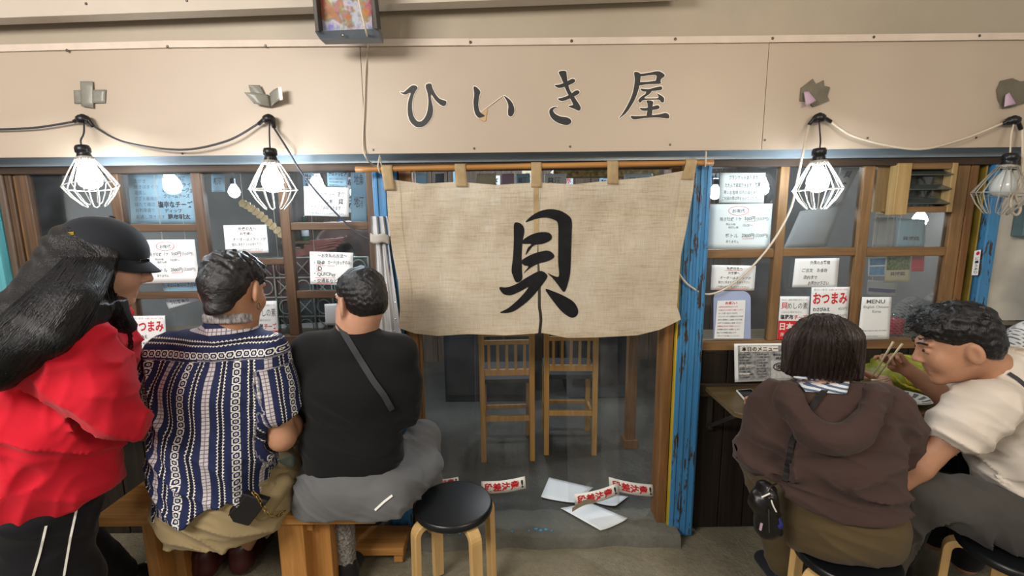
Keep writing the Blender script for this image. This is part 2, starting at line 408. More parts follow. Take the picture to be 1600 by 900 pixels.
# brush lettering
def sg1(pts): return [(620+x/8, 100+y/8) for x, y in pts]
def sg2(pts): return [(840+x/7.27, 100+y/7.27) for x, y in pts]
hi = [sg1([(42,345),(80,355),(120,325),(165,285),(205,265),(245,275),(258,300),(235,335),(205,400),(190,480),(190,560),(205,640),(240,700),(285,720),(330,695),(370,630),(390,540),(395,450),(385,370),(362,290),(365,260),(395,243),(430,250),(445,300),(480,370),(530,430),(580,450),(615,465),(615,500),(590,525),(545,510),(480,450),(428,375),(430,450),(452,560),(440,650),(400,720),(350,770),(295,790),(240,785),(180,735),(145,660),(135,560),(145,460),(172,372),(160,358),(110,380),(65,370)])]
ii = [sg1([(960,285),(1000,293),(1042,345),(1030,400),(1018,500),(1028,570),(1055,615),(1100,645),(1060,665),(1020,670),(985,630),(965,560),(958,470),(968,380)]), sg1([(1340,398),(1400,435),(1445,490),(1468,560),(1460,620),(1430,655),(1395,640),(1390,580),(1395,520),(1375,460)])]
ki = [sg2(q) for q in ([(240,95),(270,78),(320,82),(330,120),(340,200),(365,290),(420,380),(480,470),(488,510),(465,530),(420,510),(350,480),(400,465),(395,440),(360,370),(320,290),(290,210),(260,140)],
      [(195,240),(250,232),(320,205),(390,168),(425,180),(415,210),(340,245),(260,270),(220,265)], [(230,395),(290,380),(370,345),(430,302),(468,305),(470,335),(400,375),(320,410),(270,420)],
      [(225,485),(180,490),(145,510),(132,545),(150,600),(200,650),(280,685),(345,690),(380,665),(375,630),(330,605),(260,595),(200,565),(175,530),(190,505)])]
ya = [sg2(q) for q in ([(1100,92),(1165,110),(1165,200),(1145,290),(1110,390),(1060,480),(1000,560),(920,620),(960,570),(1020,470),(1070,360),(1095,260),(1105,170)],
      [(1100,92),(1160,110),(1260,100),(1350,82),(1400,90),(1445,130),(1400,175),(1395,220),(1340,215),(1350,130),(1260,127),(1165,137)], [(1150,208),(1250,202),(1340,190),(1395,205),(1390,222),(1260,228),(1150,240)],
      [(1170,280),(1260,285),(1350,262),(1405,255),(1415,280),(1390,297),(1290,305),(1200,310)],
      [(1240,305),(1295,305),(1270,340),(1210,385),(1290,390),(1370,385),(1365,350),(1345,330),(1400,355),(1437,390),(1430,435),(1400,430),(1380,405),(1290,405),(1200,410),(1165,440),(1145,410),(1180,370),(1225,340)],
      [(1160,500),(1220,500),(1300,485),(1360,468),(1385,485),(1370,510),(1300,520),(1200,530)], [(1240,415),(1310,425),(1305,480),(1300,570),(1270,600),(1240,580),(1250,520),(1250,460)],
      [(1058,590),(1120,592),(1250,585),(1380,572),(1450,555),(1490,575),(1495,610),(1470,618),(1350,605),(1200,615),(1090,628)])]
mo = pm('letter_white_edge', 'f2e9dc', 0.4, var=0.03)
for ch in (hi, ii, ki, ya):
    for j, st_ in enumerate(ch):
        mb = MB(); mo_b = MB(); sp = smoothpoly(st_, 4)
        fillpoly(mb, sp, lambda x, y, j=j: P(x, y, YS-0.0042-0.00015*j)); gp_ = grow(sp, 1.3); n_ = len(sp); mo_b.add([P(p[0], p[1], YS-.0022-.0001*j) for p in sp]+[P(p[0], p[1], YS-.0022-.0001*j) for p in gp_], [(i, (i+1) % n_, n_+(i+1) % n_, n_+i) for i in range(n_)])
        k = build(mb, 'brush_stroke', M['sea'], sign, recalc=False); build(mo_b, 'white_outline', mo, k, recalc=False)
mb = MB(); fillpoly(mb, smoothpoly(sg1([(1055,610),(1130,560),(1120,640),(1115,700),(1085,715),(1030,680),(1060,665),(1100,645)])), lambda x, y: P(x, y, YS-0.003)); build(mb, 'peeled_patch', pm('peeled_letter_tan', 'c7a67c', 0.6), sign)
mb = MB(); mb.tube([P(620+a/8, 100+b/8, YS-0.004) for a, b in ((1052,602),(1180,505),(1325,397))], 0.0015, 5); build(mb, 'outline_tail', mo, sign)
# plastered wall above the sign, leaning slightly out, and the white fascia board before it
mb = MB(); zu = zst+0.75
mb.add([(-3, YS+.02, zst-.02), (3, YS+.02, zst-.02), (3, YS-.02, zu), (-3, YS-.02, zu), (-3, YS+.09, zst-.02), (3, YS+.09, zst-.02), (3, YS+.09, zu), (-3, YS+.09, zu)], [(0,1,2,3), (7,6,5,4), (0,4,5,1), (1,5,6,2), (2,6,7,3), (3,7,4,0)])
struct(build(mb, 'wall_upper', M['plaster']))
fy_ = -0.235; fa = P(-60, 30, fy_); fb = P(860, -3, fy_)
mb = MB(); d = (fb-fa).normalized(); q0 = fa-d*0.9; q1 = fb+d*0.5
mb.add([q0, q1, q1+V(0, -.02, .3), q0+V(0, -.02, .3), q0+V(0, .06, 0), q1+V(0, .06, 0), q1+V(0, .05, .3), q0+V(0, .05, .3)], [(0,1,2,3),(7,6,5,4),(0,4,5,1),(2,6,7,3),(1,5,6,2),(0,3,7,4)])
fs = struct(build(mb, 'trim_4', M['fascia']))
for px, py in [(135, 6), (292, 1)]: screwhead(px, py, fy_-0.002, fs, 0.005)
# ---- windows: stiles, rails and panes one by one
def window(name, stiles, rails, ztop, zbot, y=0.0, th=0.036, wz=None, wx=None):
    """stiles: (x0, x1) left to right; rails: per column list of (z0, z1)"""
    w = sempty(name, ((stiles[0][0]+stiles[-1][1])/2, y, zbot)); wz = wz or M['oldwood_z']; wx = wx or M['oldwood_x']
    for x0, x1 in stiles: build(MB().box(x0, x1, y-th/2, y+th/2, zbot, ztop), 'stile', wz, w, bevel=0.003)
    build(MB().box(stiles[0][0], stiles[-1][1], y-th/2-0.004, y+th/2+0.004, zbot-0.045, zbot), 'sill', wx, w, bevel=0.004)
    for i in range(len(stiles)-1):
        x0 = stiles[i][1]; x1 = stiles[i+1][0]; zz = [zbot]
        for z0, z1 in sorted(rails[i]):
            build(MB().box(x0, x1, y-th/2+0.004, y+th/2-0.004, z0, z1), 'rail', wx, w, bevel=0.003); zz += [z0, z1]
        zz.append(ztop)
        for k in range(0, len(zz), 2):
            build(MB().box(x0-0.004, x1+0.004, y-0.0015, y+0.0015, zz[k]-0.003, zz[k+1]+0.003), 'pane', M['glass'], w)
    return w
zt = Z(263); zbr = Z(530, 0, 1250); zbl = Z(524, 0, 350)
def XX(a, b, py): return (X(a, py), X(b, py))
def ZZ(a, b, px): return (Z(b, 0, px), Z(a, 0, px))
w2 = window('window_2', [XX(1086,1098,390), XX(1207,1221,390), XX(1334,1350,390), XX(1474,1493,390)], [[ZZ(389,403,1150)], [ZZ(387,400,1280)], [ZZ(386,400,1410)]], zt, zbr, wz=M['palewood_z'], wx=M['palewood_x'])
w1 = window('window_1', [XX(42,60,350), XX(183,199,350), XX(310,325,350), XX(441,456,350), XX(577,592,350)],
            [[ZZ(400,412,120)], [ZZ(350,362,250), ZZ(456,466,250)], [ZZ(404,414,380)], [ZZ(347,359,515), ZZ(453,465,515)]], zt, zbl)
# ---- posts and jambs
def post(name, x0, x1, y0, y1, z0, z1, mat, fl=0):
    mb = MB().box(x0, x1, y0, y1, z0, z1); o = struct(build(mb, name, mat, bevel=0.004))
    for i in range(fl):       # shallow fluting strips
        xx = x0+(x1-x0)*(i+0.5)/fl; build(MB().box(xx-0.006, xx+0.006, y0-0.006, y0+0.002, z0+0.01, z1-0.005), 'moulding', mat, o, bevel=0.002)
    return o
zp1 = zl0
pr = post('trim_5', X(1046, 600), X(1084, 600), -0.075, 0.04, 0.0, zl0+0.01, M['blue'], 4)
pl = post('trim_6', X(594, 400), X(630, 400), -0.06, 0.04, 0.0, zl0+0.01, M['blue'], 3)
pj = post('trim_7', X(1027, 650), X(1041, 650), -0.055, 0.05, zf, zl0, M['jamb'])
pj2 = post('trim_8', X(641, 600), X(660, 600), -0.045, 0.05, zf, zl0, M['jamb'])
build(MB().box(X(1042, 650), X(1044.5, 650), -0.072, -0.05, zf, zl0), 'yellow_seal', pm('yellow_seal', 'c9ae2c', 0.5), pj)
build(MB().box(X(663, 600), X(665, 600), -0.05, -0.03, zf, zl0), 'yellow_seal', M['palewood_z'], pj2)
# left edge: weathered boards and the teal post
post('trim_9', X(2, 350)-0.06, X(14, 350), -0.06, 0.03, 0, zl0, M['teal'], 1)
post('trim_10', X(-60, 350), X(0, 350)-0.062, -0.05, 0.03, 0, zl0, M['oldwood_z'])
for i, (a, b, mm) in enumerate([(16, 26, 'lintel'), (27, 36, 'oldwood_z'), (37, 46, 'palewood_z')]):
    post('trim_%d' % (11+i), X(a, 350), X(b, 350), -0.03+0.008*i, 0.02, 0, zl0, M['plankin'] if i == 0 else M[mm])
# right edge: brown post, dark gap, yellow strip, blue post, white board wall
post('trim_14', X(1494, 390), X(1506, 390), -0.02, 0.04, 0, zl0, M['jamb'])
post('trim_15', X(1506.5, 390), X(1520, 390), 0.03, 0.06, 0, zl0, pm('grey_green_board', '4b4c44', 0.7, var=0.2))
post('trim_16', X(1520, 390), X(1523, 390), -0.01, 0.03, 0, zl0, pm('brass_strip', '8d7a2d', 0.5, var=0.2))
bp = post('trim_17', X(1527, 390), X(1545, 390), -0.03, 0.04, 0, zl1+0.02, M['blue'])
wr = sempty('wall_side', (2.0, 0, 0))
xa = X(1546, 390); build(MB().box(xa, 2.7, -0.005, 0.03, Z(500, 0, 1580), zl1+0.02), 'board', M['white_wall'], wr)
build(MB().box(xa, 2.7, -0.002, 0.03, 0, Z(502, 0, 1580)), 'board', M['grime_wall'], wr)
build(MB().box(xa, 2.7, -0.02, 0.0, Z(516, 0, 1580), Z(508, 0, 1580)), 'ledge', M['plank'], wr)
# ---- small sticker on the blue post
sc_c = [P(1523, 392, -0.031), P(1533, 390, -0.031), P(1528, 430, -0.031), P(1518, 430, -0.031)]
stk = thing('post_sticker', 'small white vertical sticker with a red mark on blue post', 'sticker', sc_c[3])
mb = MB(); mb.poly(sc_c, (0, 0.001, 0)); build(mb, 'sheet', M['paper'], stk)
mb = MB(); letter(mb, sc_c, '●', .25, .05, .8, .2); build(mb, 'red_mark', M['red'], stk)
mb = MB()
for i, ch in enumerate('ビールあり'): letter(mb, sc_c, ch, .25, .27+i*.14, .78, .38+i*.14)
build(mb, 'lettering', M['ink'], stk)
# ================================================================== CAGE LAMPS AND THEIR CABLES
M['cage'] = pm('white_coated_wire', 'e6e6e0', 0.35, var=0.05, spec=0.6)
M['cage_dull'] = pm('dull_coated_wire', '9a968c', 0.45, var=0.1)
M['rubber'] = pm('black_rubber', '131418', 0.38, var=0.15, bumps=0.05)
M['cord_dark'] = pm('dark_cord', '3a3a40', 0.5, var=0.1)
M['cord_pale'] = pm('cream_cord', 'cfc3b0', 0.45, var=0.08)
M['bulb_on'] = emit('lit_bulb', (0.86, 0.94, 1.0), 75.0)
M['bulb_in'] = emit('lit_shop_bulb', (0.88, 0.95, 1.0), 30.0)
M['bulb_off'] = pm('unlit_bulb_glass', 'c9cfd0', 0.12, var=0.05, spec=0.8)
M['tape'] = pm('grey_duct_tape', '8b8a80', 0.35, var=0.12, scale=14, bumps=0.15, bscale=30, spec=0.5)
M['tape_dark'] = pm('dark_duct_tape', '6c6656', 0.45, var=0.15, scale=14, bumps=0.15, bscale=30)
M['pink'] = pm('pinkish_tape_tag', 'b9a0b4', 0.5, var=0.08)
YL = -0.215
def curve(pts, n=40):
    pts = [Vector(p) for p in pts]; out = []; m = len(pts)
    for i in range(m-1):
        p0 = pts[max(i-1, 0)]; p1 = pts[i]; p2 = pts[i+1]; p3 = pts[min(i+2, m-1)]; k = max(2, n//(m-1))
        for j in range(k):
            t = j/k; out.append(0.5*((2*p1)+(p2-p0)*t+(2*p0-5*p1+4*p2-p3)*t*t+(-p0+3*p1-3*p2+p3)*t**3))
    out.append(pts[-1]); return out
def cage_lamp(label, top, lean, lit, hang, rs=1.0, dull=False):
    """top: where the socket hangs; lean: direction of the lamp's axis, downwards"""
    t = thing('cage_lamp', label, 'lamp', top, 'cage lamps hung along the sign board')
    ax = Vector(lean).normalized(); u = ax.cross(V(0, 1, 0)).normalized(); w = ax.cross(u); top = Vector(top)
    def q(a, r, h): return top+ax*h+(u*math.cos(a)+w*math.sin(a))*r*rs
    build(MB().lathe([(0.012, -0.012), (0.022, -0.010), (0.026, 0.0), (0.026, 0.014), (0.021, 0.018), (0.024, 0.03), (0.027, 0.045), (0.022, 0.05)], top, 16, ax), 'socket', M['rubber'], t, smooth=True)
    build(MB().lathe([(0.028, 0.036), (0.030, 0.036), (0.030, 0.046), (0.028, 0.046)], top, 20, ax), 'collar', M['cage_dull'], t)
    bl = [(0.013, 0.045), (0.016, 0.06), (0.028, 0.08), (0.037, 0.10), (0.040, 0.12), (0.036, 0.142), (0.022, 0.156), (0.004, 0.161)]
    build(MB().lathe(bl, top, 20, ax), 'bulb', M['bulb_on'] if lit else M['bulb_off'], t, smooth=True)
    cm = M['cage_dull'] if dull else M['cage']
    for k in range(7):                            # hairpin wires: down, round the belly and back up
        a = 2*math.pi*(k+0.5)/7; da = 0.17
        pts = [q(a-da*0.8, 0.03, 0.042), q(a-da, 0.060, 0.095), q(a-da, 0.088, 0.150), q(a-da*1.1, 0.066, 0.190), q(a-da*1.2, 0.040, 0.222), q(a, 0.034, 0.229),
               q(a+da*1.2, 0.040, 0.222), q(a+da*1.1, 0.066, 0.190), q(a+da, 0.088, 0.150), q(a+da, 0.060, 0.095), q(a+da*0.8, 0.03, 0.042)]
        build(MB().tube(pts, 0.0021, 5), 'cage_wire', cm, t, smooth=True)
    for r, h in ((0.0885, 0.150), (0.031, 0.050)):
        build(MB().tube([q(2*math.pi*k/28, r, h) for k in range(28)], 0.0022, 5, closed=True), 'cage_ring', cm, t, smooth=True)
    build(MB().tube(curve(hang, 14), 0.0032, 6), 'hanging_cord', M['cord_pale'] if dull or not lit else M['cord_dark'], t, smooth=True)
    return t
def lp(px, py, y=YL): return P(px, py, y)
cage_lamp('lit cage lamp leaning over the cap of the woman in red', lp(129, 232), lp(150, 322, YL-0.02)-lp(129, 232), True, [lp(131, 190, YS-0.03), lp(131, 208, YL+.02), lp(126, 220), lp(129, 233)])
cage_lamp('lit cage lamp hanging above the man in the patterned shirt', lp(422, 236), lp(429, 320)-lp(422, 236), True, [lp(421, 188, YS-0.03), lp(421, 210, YL+.03), lp(422, 238)])
cage_lamp('lit cage lamp before the window with a slanted wooden board inside', lp(1280, 236), lp(1276, 320)-lp(1280, 236), True, [lp(1280, 188, YS-0.03), lp(1281, 205, YL+.03), lp(1282, 222), lp(1280, 238)])
cage_lamp('unlit cage lamp with a dull wire guard by the white board wall', lp(1579, 244), lp(1560, 325)-lp(1582, 240), False, [lp(1585, 190, YS-0.03), lp(1580, 212, YL+.03), lp(1578, 245)], dull=True)
def connector(px, py, parent, l, r):
    c = P(px, py, YS-0.028)
    mb = MB(); a = P(px+l[0], py+l[1], YS-0.02); b = P(px+r[0], py+r[1], YS-0.02)
    mb.tube(curve([a, c+V(-0.016, 0, 0.002), c+V(0, -0.004, 0.012), c+V(0.016, 0, 0.002), b], 16), [0.006]*3+[0.009]*2+[0.017]*4+[0.019]*2+[0.017]*2+[0.009]*2+[0.006]*2 if False else 0.0075, 8)
    mb2 = MB().lathe([(0.0, -0.016), (0.018, -0.016), (0.024, -0.006), (0.024, 0.006), (0.016, 0.014), (0.0, 0.016)], c, 12, (0, 0, 1))
    o = build(mb2, 'connector', M['rubber'], parent, smooth=True); build(mb, 'cable_boot', M['rubber'], o, smooth=True)
ca = thing('lamp_cable', 'dark lamp cable sagging between the two lamps over the seated men', 'cable', P(283, 232, YS-0.02))
connector(130, 186, ca, (-14, 4), (16, 12)); connector(420, 186, ca, (-16, 8), (8, 14))
build(MB().tube(curve([lp(-40, 203, YS-.02), lp(50, 200, YS-.02), lp(116, 190, YS-.02)], 20), 0.0042, 6), 'cable', M['cord_dark'], ca, smooth=True)
build(MB().tube(curve([lp(146, 197, YS-.02), lp(195, 222, YS-.03), lp(283, 234, YS-.035), lp(355, 220, YS-.03), lp(404, 193, YS-.02)], 40), 0.0042, 6), 'cable', M['cord_dark'], ca, smooth=True)
build(MB().tube(curve([lp(428, 200, YS-.02), lp(446, 228, YS-.04), lp(475, 275, -.1), lp(520, 328, -.06), (lp(565, 368, -.05)), lp(606, 380, -.065)], 40), 0.0042, 6), 'cable', M['cord_dark'], ca, smooth=True)
cb = thing('lamp_cable', 'cream lamp cable looping from the lit lamp down to the blue post', 'cable', P(1110, 458, -0.03))
connector(1280, 184, cb, (-16, 11), (18, 6)); connector(1583, 188, cb, (-16, 6), (12, 14))
build(MB().tube(curve([lp(1264, 196, YS-.02), lp(1258, 222, YS-.05), lp(1247, 275, -.15), lp(1234, 330, -.09), lp(1200, 388, -.05), lp(1150, 440, -.04), lp(1108, 460, -.05), lp(1078, 447, -.09), lp(1060, 427, -.1)], 60), 0.0048, 6), 'cable', M['cord_pale'], cb, smooth=True)
build(MB().tube(curve([lp(1298, 190, YS-.02), lp(1340, 215, YS-.03), lp(1430, 233, YS-.035), lp(1500, 219, YS-.03), lp(1566, 193, YS-.02)], 40), 0.0048, 6), 'cable', M['cord_pale'], cb, smooth=True)
build(MB().tube(curve([lp(1597, 200, YS-.02), lp(1598, 250, -.19), lp(1594, 290, -.2), lp(1581, 306, -.2), lp(1580, 328, -.2), lp(1588, 336, -.2), lp(1594, 325, -.2), lp(1586, 300, -.2), lp(1600, 270, -.2)], 50), 0.0055, 6), 'cable', M['cord_pale'], cb, smooth=True)
cc = tag(build(MB().tube(curve([lp(556, -20, -.40), lp(566, 25, -.37), lp(573, 52, -.33), lp(575, 70, YS-.01), lp(571, 110, YS-.008), lp(569, 170, YS-.008), lp(567, 225, YS-.008), lp(572, 246, YS-.02), lp(584, 258, -.07), lp(600, 262, -.06)], 60), 0.0038, 6), 'power_cord', M['cord_pale'], smooth=True), 'cream power cord running down the sign board beside the hanging picture case', 'cord')
# ---- duct-tape patches that hold the connectors
def flap(corners, bulge, mat, name, parent, y=None):
    c = [P(px, py, YS-0.004-d) for px, py, d in corners]
    def fn(u, v):
        p = bil(c, u, v); return p+V(0, -bulge*math.sin(math.pi*u)*(0.6+0.4*v), 0)
    mb = MB().grid(fn, 8, 5); o = build(mb, name, mat, parent, smooth=True, recalc=False); m = o.modifiers.new('thickness', 'SOLIDIFY'); m.thickness = 0.0012; m.offset = 1; return o
t1 = thing('tape_patch', 'crossed strips of grey duct tape above the leaning cage lamp', 'tape', P(140, 165, YS))
flap([(115,141,0),(165,140,0.001),(164,161,0.001),(116,162,0)], 0.003, M['tape'], 'tape_strip', t1); flap([(125,127,.003),(145,127,.003),(146,169,.004),(127,166,.004)], 0.004, M['tape'], 'tape_strip', t1)
t2 = thing('tape_patch', 'two curled flaps of grey duct tape like a bird shape on sign', 'tape', P(412, 168, YS))
flap([(381,144,.03),(420,148,.004),(424,168,.004),(397,162,.02)], 0.012, M['tape'], 'tape_strip', t2); flap([(388,133,.02),(406,133,.006),(415,150,.004),(392,146,.01)], 0.004, M['tape'], 'tape_strip', t2)
flap([(421,146,.004),(436,136,.03),(441,155,.03),(423,168,.004)], 0.01, M['tape'], 'tape_strip', t2); flap([(434,136,.032),(440,135,.034),(442,156,.034),(437,157,.032)], 0.0, M['white'], 'torn_edge', t2)
def ragged(pxs, label, tagpx):
    t = thing('tape_patch', label, 'tape', P(pxs[0][0], pxs[0][1], YS)); mb = MB(); mb.poly([P(a, b, YS-0.006) for a, b in pxs], (0, 0.003, 0)); build(mb, 'tape_patch_sheet', M['tape_dark'], t)
    flap([(*tagpx[0], .012), (*tagpx[1], .012), (*tagpx[2], .02), (*tagpx[3], .02)], 0.006, M['pink'], 'torn_tag', t)
ragged([(1251,146),(1252,137),(1270,123),(1275,131),(1287,125),(1288,134),(1297,136),(1293,150),(1296,157),(1282,163),(1271,167),(1262,158),(1250,158)], 'ragged brown tape patch with pink tag above the third lit lamp', [(1256,144),(1264,143),(1276,157),(1259,166)])
ragged([(1558,140),(1564,126),(1582,122),(1594,127),(1606,126),(1606,160),(1590,165),(1580,168),(1567,170),(1560,155)], 'ragged brown tape patch above the unlit cage lamp', [(1571,148),(1577,144),(1588,162),(1569,167)])
# ================================================================== HANGING PICTURE CASE ABOVE THE SIGN
def collage(name):
    m, nt, out = newmat(name); v = coords(nt, (1, 1, 1)); vo = N(nt, 'ShaderNodeTexVoronoi'); vo.inputs['Scale'].default_value = 55; nt.links.new(v, vo.inputs['Vector'])
    f = noise(nt, v, 14, 3); g = noise(nt, v, 60, 3)
    k = ramp(nt, f, [(0.36, C('7b7fb8')), (0.46, C('b9b4c0')), (0.54, C('7d6a50')), (0.62, C('b5552f')), (0.74, C('3b3328'))])
    principled(nt, out, mixc(nt, (S(nt, g)*0.25), k, vo.outputs['Color']), 0.3, 0, 0.5); return m
pc = thing('picture_case', 'grey metal case with colourful printed picture hanging over the sign', 'case', P(542, 55, -0.30))
yc = -0.30
c0 = P(502, -60, yc); 
mb = MB(); mb.poly([P(497, -60, yc-.06), P(578, -60, yc-.06), P(582, 47, yc), P(502, 49, yc)], (0, 0.01, 0)); build(mb, 'picture', collage('printed_collage'), pc)
mb = MB(); mb.poly([P(491, 48, yc-.02), P(592, 44, yc-.02), P(594, 60, yc+.0), P(500, 62, yc+.0)], (0, 0.05, 0)); build(mb, 'bottom_rail', pm('grey_painted_metal', '6d7780', 0.4, metal=0.4), pc, bevel=0.002)
for a, b in (((490, -60), (500, 50)), ((579, -60), (590, 46))):
    build(MB().bar(P(a[0], a[1], yc-.07), P(b[0], b[1], yc-.01), 0.014, 0.05), 'side_rail', pm('dark_metal_rail', '4b4744', 0.5, metal=0.3), pc, bevel=0.002)
screwhead(536, 55, yc-.02, pc)
# ================================================================== NOREN
def linen(name):
    m, nt, out = newmat(name); v = coords(nt)
    a = noise(nt, coords(nt, (5, 5, 75)), 2.2, 5, 0.75); b = noise(nt, coords(nt, (120, 120, 8)), 2.0, 3, 0.6); c = noise(nt, v, 5, 4)
    f = (S(nt, a)*0.6+S(nt, b)*0.2+S(nt, c)*0.3)
    base = ramp(nt, f.k, [(0.36, C('ae9d84')), (0.52, C('d3c4ab')), (0.68, C('e8decb'))])
    h = (S(nt, a)*1.0+S(nt, b)*0.4)
    bp = N(nt, 'ShaderNodeBump'); bp.inputs['Strength'].default_value = 0.35; bp.inputs['Distance'].default_value = 0.006; nt.links.new(h.k, bp.inputs['Height'])
    d = N(nt, 'ShaderNodeBsdfDiffuse'); t = N(nt, 'ShaderNodeBsdfTranslucent'); tr = N(nt, 'ShaderNodeBsdfTransparent'); m1 = N(nt, 'ShaderNodeMixShader'); m2 = N(nt, 'ShaderNodeMixShader')
    for n in (d, t): nt.links.new(base, n.inputs[0]); nt.links.new(bp.outputs[0], n.inputs['Normal'])
    m1.inputs[0].default_value = 0.28; nt.links.new(d.outputs[0], m1.inputs[1]); nt.links.new(t.outputs[0], m1.inputs[2])
    k = ((S(nt, a)-0.42)*0.55).max(0.02); nt.links.new(k.k, m2.inputs[0]); nt.links.new(m1.outputs[0], m2.inputs[1]); nt.links.new(tr.outputs[0], m2.inputs[2])
    nt.links.new(m2.outputs[0], out.inputs[0]); return m
M['linen'] = linen('coarse_linen')
M['linen_tab'] = pm('linen_tab', 'b39c78', 0.9, var=0.12, scale=20, bumps=0.3, bscale=300, spec=0.1)
YN = -0.125
nor = thing('noren_curtain', 'cream linen shop curtain with a large black brush character', 'curtain', P(840, 520, YN))
def ip(x, pts):
    xs = [p[0] for p in pts]; return float(np.interp(x, xs, [p[1] for p in pts]))
def n_left(y): return ip(y, [(262,599),(300,604),(350,607),(400,614),(440,622),(480,625),(500,624),(520,622)])
def n_right(y): return ip(y, [(258,1087),(300,1083),(350,1074),(400,1064),(450,1060),(480,1058),(490,1062),(500,1064),(520,1062)])
def n_top(u): return ip(u, [(0,283),(.03,281),(.12,287),(.24,284),(.36,289),(.49,285),(.61,288),(.73,282),(.85,277),(.95,268),(1,264)])
def n_bot(u): return ip(u, [(0,512),(.06,521),(.14,525),(.25,522),(.38,524),(.495,521),(.51,520),(.6,528),(.72,527),(.85,524),(.93,515),(1,499)])
def n_y(x, y):
    v = (y-280)/240
    return YN+0.010*math.sin(x*0.021+1)*v+0.006*math.sin(x*0.055+v*2)*v+0.004*math.sin(y*0.05+x*0.01)+0.012*v*math.exp(-((x-840)/30)**2)*0.5+0.003*math.sin(x*.11+y*.07)*(1-v)
def n_pt(px, py, off=0.0): return P(px, py, n_y(px, py)-off)
SP = 0.503
def n_uv(u, v):
    y = n_top(u)*(1-v)+n_bot(u)*v; x = n_left(y)*(1-u)+n_right(y)*u
    gap = 2.2*max(0, min(1, (y-375)/60))
    if abs(u-SP) < 0.012: x += gap*(-1 if u < SP else 1)
    return n_pt(x, y)
def n_panel(u0, u1, nm):
    mb = MB().grid(lambda u, v: n_uv(u0+(u1-u0)*u, v), 70, 60); o = build(mb, nm, M['linen'], nor, smooth=True, recalc=False); return o
n_panel(0.0, SP-0.0004, 'cloth_panel'); n_panel(SP+0.0004, 1.0, 'cloth_panel')
mb = MB().grid(lambda u, v: n_pt(834+8*u+(ip(v*240+285, [(285,0),(525,0)])), 286+95*v, 0.0022), 2, 20); o = build(mb, 'centre_seam', M['linen_tab'], nor, recalc=False)
for side in (0, 1):           # folded side hems
    def hem(u, v, side=side):
        uu = 0.001+0.045*u if side == 0 else 0.955+0.044*u
        return n_uv(uu, v)+V(0, -0.0022, 0)
    o = build(MB().grid(hem, 4, 60), 'side_hem', M['linen'], nor, smooth=True, recalc=False)
def bt(u, v): return n_uv(0.0 if u < 0 else u, 0.965+0.034*v)+V(0, -0.002, 0)
for a, b in ((0.01, SP-0.004), (SP+0.004, 0.99)):
    build(MB().grid(lambda u, v: bt(a+(b-a)*u, v), 60, 2), 'bottom_hem', M['linen'], nor, smooth=True, recalc=False)
pole_a = P(556, 265, YN); pole_b = P(1114, 254, YN)
def polept(px): return pole_a+(pole_b-pole_a)*((px-556)/(1114-556))
for xa_, xb_, x2a, x2b, yb in [(597,614,601,617,297), (711,728,713,731,292), (830,846,830,846,293), (948,965,949,966,288), (1070,1087,1064,1083,281)]:
    ct = polept((xa_+xb_)/2); w0 = (P(xb_, 270, YN)-P(xa_, 270, YN)).x/2
    def tab(u, v):
        if v < 0.45:                               # over the rod
            a = math.pi*(v/0.45); p = ct+V(0, math.cos(a)*0.014, math.sin(a)*0.014); return p+V((u*2-1)*w0, 0, 0)
        k = (v-0.45)/0.55; q = P(x2a+(x2b-x2a)*u, yb, YN-0.006); s = ct+V((u*2-1)*w0, -0.014, 0); return s*(1-k)+q*k
    mb = MB().grid(tab, 4, 16); o = build(mb, 'tab', M['linen_tab'], nor, smooth=True, recalc=False); sm = o.modifiers.new('thickness', 'SOLIDIFY'); sm.thickness = 0.002
kai = [[(770+x/4.5, 310+y/4.5) for x, y in q] for q in (
 [(150,180),(180,170),(210,190),(222,230),(210,300),(203,400),(205,500),(205,570),(165,590),(140,540),(132,500),(143,400),(148,280)],
 [(230,168),(270,125),(330,90),(400,75),(470,85),(525,115),(555,155),(555,250),(550,400),(545,520),(525,610),(500,658),(460,610),(420,560),(385,525),(430,545),(465,545),(460,450),(460,300),(458,180),(430,150),(370,135),(300,145)],
 [(215,290),(270,255),(330,238),(390,240),(415,265),(405,295),(350,320),(290,330),(250,375),(230,398),(245,350),(270,322),(210,318)],
 [(200,440),(260,400),(330,375),(390,367),(425,390),(430,415),(390,440),(320,460),(270,485),(215,527),(250,480),(220,470)],
 [(48,625),(100,625),(170,600),(240,555),(330,510),(375,530),(380,560),(330,630),(270,700),(200,760),(130,800),(50,803),(110,770),(190,700),(250,625),(200,650),(130,680),(80,675),(55,650)],
 [(370,640),(430,655),(510,690),(570,730),(600,785),(590,825),(550,838),(490,800),(430,730)])]
M['dye'] = pm('black_dye', '1c1c1f', 0.75, var=0.2, scale=30, bumps=0.25, bscale=400, spec=0.2)
for st_ in kai:
    sp = smoothpoly(st_, 4); mb = MB(); xs = [p[0] for p in sp]
    fillpoly(mb, sp, lambda x, y: n_pt(x, y, 0.003), 3)
    if max(xs) > 843 and min(xs) < 838 and min(p[1] for p in sp) > 335:      # parted by the slit
        mb.v = [tuple(Vector(v)) for v in mb.v]
    build(mb, 'brush_stroke', M['dye'], nor, recalc=False)
